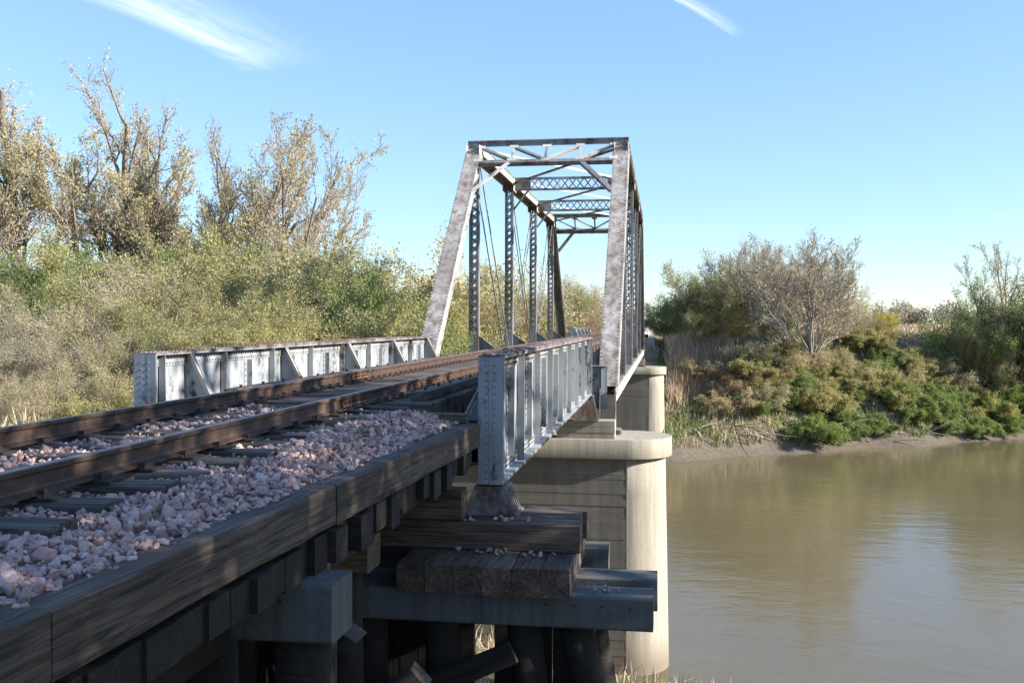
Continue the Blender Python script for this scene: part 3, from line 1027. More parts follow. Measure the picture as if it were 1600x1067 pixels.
def pier(yc, label, zbase, blocks):
    p = thing('concrete_pier', label, 'bridge pier', (0, yc, zbase))
    half = 3.36
    zc0, zc1 = -2.85, -2.32
    cap_r = [[(x, y, z) for x, y in stadium(0, half, r, yc)] for r, z in ((1.19, zc0), (1.2, zc0 + 0.02), (1.2, zc1 - 0.02), (1.18, zc1))]
    co = loft(cap_r).build('pier_cap', M['concrete'], p)
    co.data.polygons.foreach_set('use_smooth', [abs(q.normal.z) < 0.5 for q in co.data.polygons])
    rings = []
    for z in np.linspace(zbase, zc0, 8):
        rings.append([(x, y, z) for x, y in stadium(0, half, 1.02 + (zc0 - z) * 0.022, yc)])
    sh = loft(rings).build('shaft', M['concrete'], p)
    sh.data.polygons.foreach_set('use_smooth', [abs(q.normal.z) < 0.5 for q in sh.data.polygons])
    # board-marked courses of the formwork, a few millimetres in and out
    bd = MB()
    for f in (-1, 1):
        z = zc0 - 0.003
        while z > zbase + 0.2:
            hh = rnd.choice((0.14, 0.19, 0.19, 0.24))
            z2 = z - hh
            ra, rb = 1.02 + (zc0 - z) * 0.022, 1.02 + (zc0 - z2) * 0.022
            th = rnd.uniform(0.004, 0.018)
            xa, xb = -half + 0.03, half - 0.03
            lip = rnd.choice((0.003, 0.006, 0.02))
            ya, yb = yc + f * (ra + th), yc + f * (rb + th * rnd.uniform(0.7, 1.2))
            yi = yc + f * (ra - 0.02)
            bd.poly([(xa, yi, z - lip), (xb, yi, z - lip), (xb, ya, z - lip), (xa, ya, z - lip), (xa, yi, z2), (xb, yi, z2), (xb, yb, z2), (xa, yb, z2)],
                    [(0, 1, 2, 3), (7, 6, 5, 4), (0, 4, 5, 1), (1, 5, 6, 2), (2, 6, 7, 3), (3, 7, 4, 0)])
            z = z2
    tag(bd.build('board_courses', M['board_concrete'], p), None, kind='stuff')
    # vertical construction joint where the round nose starts, and a lift line round the nose
    jb = MB()
    for s in (-1, 1):
        for f in (-1, 1):
            jb.bar((s * half, yc + f * (1.025), zc0 - 0.02), (s * half, yc + f * (1.025 + (zc0 - zbase) * 0.022), zbase), 0.03, 0.02, up=(0, 1, 0))
    jb.build('construction_joint', M['concrete'], p)
    for (x0, x1, y0, y1, z1) in blocks:
        bb = MB()
        zz = zc1 + 0.002
        nlev = 3
        for q in range(nlev):
            a, b_ = zz + (z1 - zz) * q / nlev, zz + (z1 - zz) * (q + 1) / nlev - (0.008 if q < nlev - 1 else 0)
            o = rnd.uniform(-0.006, 0.006)
            bb.box(x0 - o, x1 + o, y0 - o, y1 + o, a, b_)
        bb.build('bearing_block', M['concrete'], p)
    return p

pier(27.7, 'pale concrete pier with rounded nose standing at the near edge of the river', -9.6, [(1.45, 3.02, 26.62, 27.25, -1.84), (-3.02, -1.45, 26.62, 27.25, -1.84)])
pier(71.15, 'smaller-looking concrete pier on the far bank beside the dry reeds', -8.2, [(1.45, 3.02, 71.5, 72.15, -1.84), (-3.02, -1.45, 71.5, 72.15, -1.84)])
ab = thing('bridge_abutment', 'low concrete abutment under the end of the distant girders', 'abutment', (0, FAR_G1, -3))
b = MB()
b.box(-3.6, 3.6, FAR_G1 - 0.9, FAR_G1 + 0.9, -5.5, -1.845)
b.build('seat', M['concrete'], ab)
b = MB()
b.box(-3.6, 3.6, FAR_G1 + 0.45, FAR_G1 + 0.85, -1.84, -0.5)
b.build('backwall', M['concrete'], ab)
b = MB()
b.box(2.55, 3.0, FAR_G1 + 0.9, FAR_G1 + 4.5, -1.2, -0.25)
b.build('curb_timber', M['dark_timber'], ab)

# ------------------------------------------------------------------ truss span
truss = thing('truss_bridge', 'weathered silver riveted through truss spanning the river between two concrete piers', 'truss bridge', (0, T_Y0, -2.3))
ZU = 7.453        # top chord working line (middle of the cover plate)
ZL = -0.99        # bottom chord working line
def lacing(mb, p0, p1, half, off, up, pitch, w=0.055, t=0.010, double=True):
    """zig-zag bars across a built-up member: p0->p1 axis, bars span -half..half along `side`, laid at offset `off` along `up`"""
    p0, p1 = np.asarray(p0, float), np.asarray(p1, float)
    d = unit(p1 - p0)
    up = unit(np.asarray(up, float) - d * np.dot(up, d))
    s = np.cross(d, up)
    L = np.linalg.norm(p1 - p0)
    n = max(2, int(round(L / pitch)))
    for k in range(n):
        a, b_ = p0 + d * (L * k / n), p0 + d * (L * (k + 1) / n)
        sg = 1 if k % 2 == 0 else -1
        mb.bar(a + s * half * sg + up * off, b_ - s * half * sg + up * off, w, t, up=up)
        if double:
            mb.bar(a - s * half * sg + up * (off + t * 1.05), b_ + s * half * sg + up * (off + t * 1.05), w, t, up=up)

def box_member(name, p0, p1, outn, w, depth, cover_mat, rivets=True, parent=truss):
    """cover plate on the outer side, two side plates with angles, lacing on the open side"""
    p0, p1 = np.asarray(p0, float), np.asarray(p1, float)
    d = unit(p1 - p0)
    up = unit(np.asarray(outn, float) - d * np.dot(outn, d))
    s = np.cross(d, up)
    root = MB()
    root.bar(p0, p1, w, 0.018, up=up)
    o = root.build(name, cover_mat, parent)
    sd = MB()
    for sg in (-1, 1):
        c = s * sg * (w / 2 - 0.055)
        sd.bar(p0 + c - up * (depth / 2 + 0.012), p1 + c - up * (depth / 2 + 0.012), 0.014, depth, up=up)
        c2 = s * sg * (w / 2 - 0.025)
        sd.bar(p0 + c2 - up * depth, p1 + c2 - up * depth, 0.085, 0.012, up=up)
        sd.bar(p0 + s * sg * (w / 2 - 0.042) - up * 0.055, p1 + s * sg * (w / 2 - 0.042) - up * 0.055, 0.010, 0.085, up=up)
    sd.build('side_plate', M['truss_pale'], o)
    lb = MB()
    lacing(lb, p0 + d * 0.5, p1 - d * 0.5, w / 2 - 0.05, -depth - 0.018, up, 0.42)
    for pp in (p0, p1 - d * 0.5):
        lb.bar(pp - up * (depth + 0.012), pp + d * 0.5 - up * (depth + 0.012), w - 0.06, 0.012, up=up)
    tag(lb.build('lacing', M['truss_dark'], o), None, kind='stuff')
    if rivets:
        rv = MB()
        L = np.linalg.norm(p1 - p0)
        t = 0.1
        while t < L - 0.05:
            for sg in (-1, 1):
                rv.rivet(p0 + d * t + s * sg * (w / 2 - 0.045) + up * 0.009, up, 0.024)
                rv.rivet(p0 + d * t + s * sg * (w / 2 - 0.036) - up * 0.07, s * sg, 0.020)
            t += 0.15
        tag(rv.build('rivets', M['truss_dark'], o), None, kind='stuff')
    return o

def post(x, y, z0, z1, w=0.36, dpt=0.28):
    """laced vertical: two channels facing each other, lacing on the two open faces"""
    mb = MB()
    for sg in (-1, 1):
        mb.box(x + sg * (w / 2) - 0.007, x + sg * (w / 2) + 0.007, y - dpt / 2, y + dpt / 2, z0, z1)
        for f in (-1, 1):
            mb.box(x + sg * (w / 2 - 0.008), x + sg * (w / 2 - 0.075), y + f * (dpt / 2 - 0.006), y + f * (dpt / 2 + 0.006), z0, z1)
    o = mb.build('post', M['truss_dark'], truss)
    lb = MB()
    for f in (-1, 1):
        lacing(lb, (x, y, z0 + 1.7), (x, y, z1 - 0.35), w / 2 - 0.04, dpt / 2 + 0.008, (0, f, 0), 0.30, 0.05)
        lb.box(x - w / 2 + 0.02, x + w / 2 - 0.02, y + f * (dpt / 2 + 0.008), y + f * (dpt / 2 + 0.018), z0, z0 + 1.7)
        lb.box(x - w / 2 + 0.02, x + w / 2 - 0.02, y + f * (dpt / 2 + 0.008), y + f * (dpt / 2 + 0.018), z1 - 0.4, z1)
    tag(lb.build('lacing', M['truss_dark'], o), None, kind='stuff')
    return o

def rod(name, p0, p1, w, t, mat, parent=truss, up=(1, 0, 0)):
    mb = MB()
    mb.bar(p0, p1, w, t, up=up)
    return mb.build(name, mat, parent)

W = 0.56
for sx in (-1, 1):
    X = sx * T_X
    for (ya, yb) in ((T_Y0, T_Y0 + PANEL), (T_Y1, T_Y1 - PANEL)):
        ny = -1 if ya < yb else 1
        box_member('end_post', (X, ya, ZL + 0.55 if False else ZL), (X, yb, ZU), (0, ny, 1), W, 0.34, M['truss'])
    box_member('top_chord', (X, T_Y0 + PANEL - 0.05, ZU + 0.012), (X, T_Y1 - PANEL + 0.05, ZU + 0.012), (0, 0, 1), W, 0.36, M['truss'])
    # bottom chord: two deep plates, lacing across the top and bottom
    bc = MB()
    for sg in (-1, 1):
        bc.box(X + sg * 0.22 - 0.010, X + sg * 0.22 + 0.010, T_Y0 - 0.1, T_Y1 + 0.1, ZL - 0.45, ZL - 0.12)
        bc.box(X + sg * 0.212, X + sg * 0.135, T_Y0 - 0.1, T_Y1 + 0.1, ZL - 0.132, ZL - 0.12)
    bco = bc.build('bottom_chord', M['truss_pale'], truss)
    lb = MB()
    lacing(lb, (X, T_Y0 + 0.5, ZL - 0.11), (X, T_Y1 - 0.5, ZL - 0.11), 0.2, 0.0, (0, 0, 1), 0.42, 0.06)
    tag(lb.build('lacing', M['truss_dark'], bco), None, kind='stuff')
    for k in range(1, 5):
        post(X, T_Y0 + k * PANEL, ZL - 0.3, ZU - 0.05)
        yk = T_Y0 + k * PANEL
        # gusset at the deck: sloping plate from the post towards the track
        gb = MB()
        v = [(X - sx * 0.19, 0.30), (X - sx * 0.19, -1.1), (X - sx * 1.05, -1.1), (X - sx * 1.05, -0.34)]
        gb.poly([(a, yk - 0.008, c) for a, c in v] + [(a, yk + 0.008, c) for a, c in v],
                [(0, 1, 2, 3), (7, 6, 5, 4), (0, 4, 5, 1), (1, 5, 6, 2), (2, 6, 7, 3), (3, 7, 4, 0)])
        gb.bar((X - sx * 0.17, yk - 0.02, 0.31), (X - sx * 1.05, yk - 0.02, -0.33), 0.09, 0.012)
        gb.build('gusset_plate', M['truss_dark'], truss)
    yk = [T_Y0 + k * PANEL for k in range(6)]
    # pin-connected diagonals: pairs of slender bars
    for (ka, kb, w_) in ((1, 2, 0.10), (4, 3, 0.10), (2, 3, 0.05), (3, 2, 0.05)):
        for off in ((-0.12, 0.12) if w_ > 0.07 else (-0.06, 0.06)):
            rod('diagonal_bar', (X + off, yk[ka], ZU - 0.2), (X + off, yk[kb], ZL - 0.25), w_ * 0.95, 0.035, M['truss_dark'])
    # gusset plates at the hips
    for k in (1, 2, 3, 4):
        for sg in (-1, 1):
            hb = MB()
            hb.box(X + sg * 0.245, X + sg * 0.257, yk[k] - 0.42, yk[k] + 0.42, ZU - 0.62, ZU - 0.03)
            hb.build('hip_plate', M['truss_pale'], truss)
    # pin shoe on the pier cap
    for yy in (T_Y0, T_Y1):
        sb = MB()
        for sg in (-1, 1):
            sb.poly([(X + sg * 0.2, yy - 0.32, -2.2), (X + sg * 0.2, yy + 0.32, -2.2), (X + sg * 0.2, yy + 0.16, ZL - 0.05), (X + sg * 0.2, yy - 0.16, ZL - 0.05),
                     (X + sg * 0.23, yy - 0.32, -2.2), (X + sg * 0.23, yy + 0.32, -2.2), (X + sg * 0.23, yy + 0.16, ZL - 0.05), (X + sg * 0.23, yy - 0.16, ZL - 0.05)],
                    [(0, 1, 2, 3), (7, 6, 5, 4), (0, 4, 5, 1), (1, 5, 6, 2), (2, 6, 7, 3), (3, 7, 4, 0)])
        sb.box(X - 0.36, X + 0.36, yy - 0.40, yy + 0.40, -2.315, -2.20)
        for q in range(4):
            sb.prism([(0.05 * math.cos(a * math.pi / 5), 0.05 * math.sin(a * math.pi / 5)) for a in range(10)],
                     (X - 0.40, yy - 0.24 + q * 0.16, -2.262), (X + 0.40, yy - 0.24 + q * 0.16, -2.262), up=(0, 1, 0))
        sb.build('pin_shoe', M['truss_dark'], truss)

# floor system
for k in range(6):
    yy = T_Y0 + k * PANEL
    zt, zb = (-0.42, -1.62) if k in (0, 5) else (-0.46, -1.22)
    fb = MB()
    fb.box(-T_X + 0.02, T_X - 0.02, yy - 0.006, yy + 0.006, zb, zt)
    for (za, zc) in ((zt, zt + 0.015), (zb - 0.015, zb)):
        fb.box(-T_X + 0.02, T_X - 0.02, yy - 0.12, yy + 0.12, za, zc)
    fo = fb.build('floor_beam', M['girder'] if k in (0, 5) else M['truss_dark'], truss)
    if k in (0, 5):
        f = -1 if k == 0 else 1
        for q in range(22):
            x = -2.62 + q * 5.24 / 21
            rb = MB()
            rb.box(x - 0.05, x - 0.038, yy + f * 0.007, yy + f * 0.085, zb + 0.02, zt - 0.02)
            rb.box(x - 0.038, x + 0.04, yy + f * 0.007, yy + f * 0.016, zb + 0.02, zt - 0.02)
            z = zb + 0.1
            while z < zt - 0.06 and abs(x) > 1.9:
                rb.rivet((x + 0.005, yy + f * 0.016, z), (0, f, 0), 0.016)
                z += 0.095
            rb.build('stiffener', M['girder'], fo)
for sx in (-0.95, 0.95):
    sb = MB()
    sb.box(sx - 0.006, sx + 0.006, T_Y0, T_Y1, -0.98, -0.43)
    sb.box(sx - 0.1, sx + 0.1, T_Y0, T_Y1, -0.43, -0.415)
    sb.build('floor_stringer', M['truss_dark'], truss)

# portals (in the plane of the end posts), sway struts and top laterals
def angle_bar(mb, a, b, w=0.10, t=0.012, up=(0, -1, 0)):
    a, b = np.asarray(a, float), np.asarray(b, float)
    mb.bar(a, b, w, t, up=up)
    d = unit(b - a)
    upv = unit(np.asarray(up, float) - d * np.dot(up, d))
    s = np.cross(d, upv)
    mb.bar(a + s * (w / 2) - upv * w * 0.4, b + s * (w / 2) - upv * w * 0.4, t, w * 0.8, up=up)

def portal(yhip, f):
    """f = -1 near portal, +1 far portal; runs down the end post slope"""
    def P(x, dz):               # point on the end post plane at depth dz below the hip
        return np.array([x, yhip + f * dz * PANEL / (ZU - ZL) * 1.0, ZU - dz])
    nrm = unit((0, f, 1.0))
    xi = T_X - W / 2 + 0.02
    par = MB()
    par.bar(P(-T_X - 0.26, -0.17), P(T_X + 0.26, -0.17), 0.30, 0.05, up=(0, 0, 1))
    par.bar(P(-T_X - 0.26, -0.06), P(T_X + 0.26, -0.06), 0.016, 0.20, up=(0, 0, 1))
    po = par.build('portal_strut', M['truss_dark'], truss)
    lo = MB()
    angle_bar(lo, P(-xi, 0.72), P(xi, 0.72), 0.17, 0.014, up=nrm)
    angle_bar(lo, P(xi, 0.72) - nrm * 0.16, P(-xi, 0.72) - nrm * 0.16, 0.17, 0.014, up=nrm)
    lo.build('portal_strut', M['truss_dark'], truss)
    xs = np.linspace(-xi, xi, 5)
    for i in range(5):
        vb = MB()
        angle_bar(vb, P(xs[i], 0.05), P(xs[i], 0.68), 0.09, 0.012, up=nrm)
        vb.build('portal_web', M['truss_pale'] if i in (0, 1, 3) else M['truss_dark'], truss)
    for i in range(4):
        a, b = (P(xs[i], 0.06), P(xs[i + 1], 0.66)) if i < 2 else (P(xs[i], 0.66), P(xs[i + 1], 0.06))
        vb = MB()
        angle_bar(vb, a, b, 0.11, 0.012, up=nrm)
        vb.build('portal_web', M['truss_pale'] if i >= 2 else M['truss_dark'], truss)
    for sg in (-1, 1):
        kb = MB()
        angle_bar(kb, P(sg * (xi - 1.15), 0.78), P(sg * xi, 1.98), 0.16, 0.014, up=nrm)
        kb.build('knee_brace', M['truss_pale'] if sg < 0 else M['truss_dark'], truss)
    gb = MB()
    for i in range(5):
        for dz in (0.08, 0.66):
            c = P(xs[i], dz) + nrm * 0.01
            gb.bar(c - np.array([0.16, 0, 0]), c + np.array([0.16, 0, 0]), 0.16, 0.012, up=nrm)
    gb.build('portal_gusset', M['truss_pale'], po)

portal(T_Y0 + PANEL, -1)
portal(T_Y1 - PANEL, 1)
for k in (2, 3):
    yy = T_Y0 + k * PANEL
    sb = MB()
    for z in (ZU - 0.02, ZU - 0.52):
        angle_bar(sb, (-T_X + 0.25, yy - 0.05, z), (T_X - 0.25, yy - 0.05, z), 0.10, 0.012, up=(0, -1, 0))
    for sg in (-1, 1):
        sb.box(sg * (T_X - 0.27), sg * (T_X - 1.0), yy - 0.062, yy - 0.05, ZU - 0.52, ZU - 0.02)
    so = sb.build('sway_strut', M['truss_dark'], truss)
    lb = MB()
    lacing(lb, (-T_X + 1.0, yy - 0.04, ZU - 0.27), (T_X - 1.0, yy - 0.04, ZU - 0.27), 0.23, 0.0, (0, -1, 0), 0.36, 0.05, 0.010)
    tag(lb.build('lacing', M['truss_dark'], so), None, kind='stuff')
    for sg in (-1, 1):
        kb = MB()
        angle_bar(kb, (sg * (T_X - 0.9), yy - 0.05, ZU - 0.56), (sg * (T_X - 0.2), yy - 0.05, ZU - 1.45), 0.09, 0.012, up=(0, -1, 0))
        kb.build('knee_brace', M['truss_dark'], truss)
for k in range(1, 4):
    y0, y1 = T_Y0 + k * PANEL, T_Y0 + (k + 1) * PANEL
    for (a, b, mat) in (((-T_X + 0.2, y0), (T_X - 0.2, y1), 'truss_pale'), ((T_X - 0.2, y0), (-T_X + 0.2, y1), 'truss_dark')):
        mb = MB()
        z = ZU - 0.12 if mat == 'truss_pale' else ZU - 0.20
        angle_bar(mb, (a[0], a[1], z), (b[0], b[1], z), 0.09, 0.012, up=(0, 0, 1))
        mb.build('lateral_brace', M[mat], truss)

# ------------------------------------------------------------------ ballast stones
def stone_verts(rng, n):
    """n angular stones: jittered octahedron-like hulls (14 verts, 24 tris)"""
    base = np.array([(0, 0, 1), (0, 0, -1)] + [(math.cos(a), math.sin(a), 0.45) for a in np.arange(6) * math.pi / 3]
                    + [(math.cos(a + 0.5), math.sin(a + 0.5), -0.45) for a in np.arange(6) * math.pi / 3])
    f = [(0, 2 + i, 2 + (i + 1) % 6) for i in range(6)] + [(1, 8 + (i + 1) % 6, 8 + i) for i in range(6)]
    for i in range(6):
        f.append((2 + i, 8 + i, 2 + (i + 1) % 6))
        f.append((8 + i, 8 + (i + 1) % 6, 2 + (i + 1) % 6))
    v = base[None] * rng.uniform(0.72, 1.22, (n, 14, 1)) + rng.normal(0, 0.13, (n, 14, 3))
    ax = np.stack([rng.uniform(0.8, 1.35, n), rng.uniform(0.7, 1.1, n), rng.uniform(0.5, 0.9, n)], -1)
    v = v * ax[:, None]
    q = rng.normal(size=(n, 4))
    q /= np.linalg.norm(q, axis=1)[:, None]
    w, x, y, z = q.T
    R = np.stack([1 - 2 * (y * y + z * z), 2 * (x * y - w * z), 2 * (x * z + w * y), 2 * (x * y + w * z), 1 - 2 * (x * x + z * z), 2 * (y * z - w * x),
                  2 * (x * z - w * y), 2 * (y * z + w * x), 1 - 2 * (x * x + y * y)], -1).reshape(n, 3, 3)
    return np.einsum('nij,nvj->nvi', R, v), np.array(f)

def ballast_z(x, y):
    """ballast surface: level between the ties, heaped along the shoulder, falling to the curb"""
    ax_ = np.abs(x)
    z = np.where(ax_ < 0.6, TIE_TOP - 0.012, np.interp(ax_, [0.6, 1.0, 1.3, 1.5, 1.75, 1.9, 2.1], [TIE_TOP - 0.05, TIE_TOP - 0.05, TIE_TOP - 0.035, TIE_TOP - 0.035, TIE_TOP - 0.06, TIE_TOP - 0.085, TIE_TOP - 0.13]))
    z = z + (vnoise(x * 2.2, y * 2.2, 21) - 0.5) * 0.06
    zc = np.interp(y, [-2.6, 3.4, 6.5, 11.4], [-0.25, -0.265, -0.30, -0.36]) + 0.012
    w_ = np.clip((ax_ - 1.5) / 0.36, 0, 1)
    z = z + (1 - w_) * np.where((ax_ > 1.2), 0.035 * np.exp(-((y - 9.6) / 1.2) ** 2), 0)
    return z * (1 - w_) + np.minimum(zc, z) * w_

def ballast():
    n = 19000
    y = nrng.uniform(1.6, 11.28, n)
    x = np.where(nrng.random(n) < 0.52, nrng.uniform(0.75, 1.93, n), nrng.uniform(-1.8, 0.75, n))
    lim = 1.80 + 0.012 * y + nrng.normal(0, 0.035, n)
    keep = x < lim
    x, y = x[keep], y[keep]
    n = len(x)
    lay = nrng.random(n)
    z = ballast_z(x, y) - lay * 0.045
    s = nrng.lognormal(math.log(0.0185), 0.36, n).clip(0.008, 0.045)
    V, f = stone_verts(nrng, n)
    V = V * s[:, None, None] + np.stack([x, y, z], -1)[:, None]
    tone = nrng.beta(1.35, 1.3, n)
    return V, f, tone, s, np.stack([x, y, z], -1), lay

V, F, TONE, S, C, LAY = ballast()
score = S / (np.linalg.norm(C - CAM, axis=1)) * (LAY < 0.45) * (C[:, 0] > 0.8)
order = np.argsort(-score)
big, rest = order[:280], order[280:]
bal_v = V[rest].reshape(-1, 3)
bal_f = (F[None] + (np.arange(len(rest)) * 14)[:, None, None]).reshape(-1, 3)
me = quad_mesh('ballast', bal_v, bal_f, np.repeat(TONE[rest], 14))
me.materials.append(M['stone'])
bal = link('ballast', me)
tag(bal, 'pink crushed quartzite ballast heaped around the ties and against the curb timber', 'ballast', kind='stuff')
for i in big:
    me = quad_mesh('stone', V[i] - C[i], F, np.full(14, TONE[i]))
    me.materials.append(M['stone'])
    link('stone', me, bal, Matrix.Translation(Vector(C[i])))
# bed that carries the stones, between the curbs
bb = MB()
xs = np.linspace(-1.84, 1.84, 40)
ys = np.linspace(-2.4, 11.28, 60)
XX, YY = np.meshgrid(xs, ys)
ZZ = ballast_z(XX, YY) - 0.05
i = np.arange(39)[None, :] + np.arange(59)[:, None] * 40
bed_f = np.stack([i, i + 1, i + 41, i + 40], -1).reshape(-1, 4)
me = quad_mesh('bed', np.stack([XX, YY, ZZ], -1).reshape(-1, 3), bed_f, nrng.beta(2, 2, 2400))
me.materials.append(M['stone'])
link('bed', me, bal)
# spilled stones on the cap timbers
n = 46
x = np.concatenate([nrng.normal(2.55, 0.32, 24), nrng.uniform(1.98, 2.75, 15), nrng.uniform(3.4, 3.9, 7)])
y = np.concatenate([nrng.uniform(10.95, 11.17, 24), nrng.uniform(11.22, 11.42, 15), nrng.uniform(10.75, 10.95, 7)])
z = np.concatenate([np.full(24, -1.815), np.full(15, -1.49), np.full(7, -2.125)])
V2, F2 = stone_verts(nrng, n)
s2 = nrng.uniform(0.014, 0.034, n)
for i in range(n):
    me = quad_mesh('stone', V2[i] * s2[i], F2, np.full(14, nrng.beta(2.2, 2)))
    me.materials.append(M['stone'])
    link('stone', me, bal, Matrix.Translation((x[i], y[i], z[i] + s2[i] * 0.5)))
# far track bed
tb = MB()
ys = [FAR_G1 + 0.9, 120, 200, 400, 900]
for a, b in zip(ys[:-1], ys[1:]):
    tb.poly([(-2.7, a, -0.60), (-1.6, a, -0.30), (1.6, a, -0.30), (2.9, a, -0.60), (-2.7, b, -0.60), (-1.6, b, -0.30), (1.6, b, -0.30), (2.9, b, -0.60)],
            [(0, 1, 5, 4), (1, 2, 6, 5), (2, 3, 7, 6)])
tbo = tb.build('track_bed', M['stone'])
a = tbo.data.attributes.new('tone', 'FLOAT', 'POINT')
a.data.foreach_set('value', [0.85] * len(tbo.data.vertices))
tag(tbo, None, kind='structure')

# ------------------------------------------------------------------ trees and shrubs
def tubes(segs, name, mat):
    """segs: rows p0(3) p1(3) r0 r1 -> one mesh of tapering prisms"""
    segs = np.asarray(segs, float)
    r = segs[:, 6]
    allv, allf, off = [], [], 0
    for lo, hi, ns in ((0.05, 99, 8), (0.016, 0.05, 5), (0, 0.016, 3)):
        s = segs[(r >= lo) & (r < hi)]
        if not len(s):
            continue
        p0, p1 = s[:, :3], s[:, 3:6]
        d = p1 - p0
        d /= np.linalg.norm(d, axis=1)[:, None] + 1e-9
        p1 = p1 + d * s[:, 7:8] * 0.4
        a = np.cross(d, np.where(np.abs(d[:, 2:3]) > 0.9, [[1.0, 0, 0]], [[0, 0, 1.0]]))
        a /= np.linalg.norm(a, axis=1)[:, None] + 1e-9
        b = np.cross(d, a)
        ang = np.arange(ns) * 2 * math.pi / ns
        ring = a[:, None] * np.cos(ang)[None, :, None] + b[:, None] * np.sin(ang)[None, :, None]
        v = np.concatenate([p0[:, None] + ring * s[:, 6][:, None, None], p1[:, None] + ring * s[:, 7][:, None, None]], 1)
        k = np.arange(ns)
        f = np.stack([k, (k + 1) % ns, ns + (k + 1) % ns, ns + k], -1)
        f = (f[None] + (np.arange(len(s)) * 2 * ns)[:, None, None] + off).reshape(-1, 4)
        allv.append(v.reshape(-1, 3))
        allf.append(f)
        off += len(s) * 2 * ns
    me = quad_mesh(name, np.concatenate(allv), np.concatenate(allf))
    me.materials.append(mat)
    me.materials.append(M['twig'])
    mi = np.concatenate([np.full(len(f), 0 if q == 0 else 1) for q, f in enumerate(allf)]) if len(allf) == 3 else np.concatenate([np.full(len(f), 0 if q == 0 and len(allf) > 1 else 1) for q, f in enumerate(allf)])
    me.polygons.foreach_set('material_index', mi.astype(np.int32))
    me.polygons.foreach_set('use_smooth', np.ones(len(me.polygons), bool))
    return me

def leaves(pts, size, rng, name, mat, spread, tone_bias=None):
    pts = np.asarray(pts, float)
    n = len(pts)
    p = pts + rng.normal(0, spread, (n, 3))
    a = rng.normal(size=(n, 3))
    a /= np.linalg.norm(a, axis=1)[:, None]
    b = np.cross(a, rng.normal(size=(n, 3)))
    b /= np.linalg.norm(b, axis=1)[:, None] + 1e-9
    s = size * rng.uniform(0.6, 1.3, n)[:, None]
    v = np.stack([p - a * s * 0.7, p + b * s * 0.38, p + a * s * 0.7, p - b * s * 0.38], 1).reshape(-1, 3)
    f = np.arange(4 * n).reshape(n, 4)
    tone = rng.random(n) if tone_bias is None else np.clip(tone_bias + rng.normal(0, 0.2, n), 0, 1)
    me = quad_mesh(name, v, f, np.repeat(tone, 4))
    me.materials.append(mat)
    return me

def grow(rng, stems, levels, wiggle, up, leaf_lv, leaf_per, child_n, child_len, child_ang, min_r):
    """stems: list of (p, d, L, r). returns segments and leaf points"""
    segs, lp = [], []
    stack = [(np.asarray(p, float), unit(d), L, r, 0) for p, d, L, r in stems]
    while stack:
        p, d, L, r, lv = stack.pop()
        n = (9, 7, 5, 4, 3)[min(lv, 4)]
        r_end = max(r * (0.45 if lv else 0.5), min_r)
        pts = [p]
        for i in range(n):
            d = unit(d + rng.normal(0, wiggle * (1 + 0.3 * lv), 3) + np.array([0, 0, up[min(lv, len(up) - 1)]]))
            q = pts[-1] + d * L / n
            ra, rb = r + (r_end - r) * i / n, r + (r_end - r) * (i + 1) / n
            segs.append((*pts[-1], *q, max(ra, min_r), max(rb, min_r)))
            pts.append(q)
            t = (i + 1) / n
            if lv >= leaf_lv:
                for _ in range(leaf_per):
                    lp.append(pts[-2] + (q - pts[-2]) * rng.random())
            if lv < levels and t > (0.32 if lv == 0 else 0.15):
                k = child_n[min(lv, len(child_n) - 1)]
                m = int(k) + (rng.random() < k - int(k))
                for _ in range(m):
                    ang = rng.uniform(*child_ang)
                    side = unit(np.cross(d, rng.normal(size=3)))
                    cd = d * math.cos(ang) + side * math.sin(ang)
                    cl = L * rng.uniform(*child_len) * (1.15 - 0.45 * t)
                    stack.append((q, cd, cl, max(ra * rng.uniform(0.42, 0.62), min_r), lv + 1))
    return segs, lp

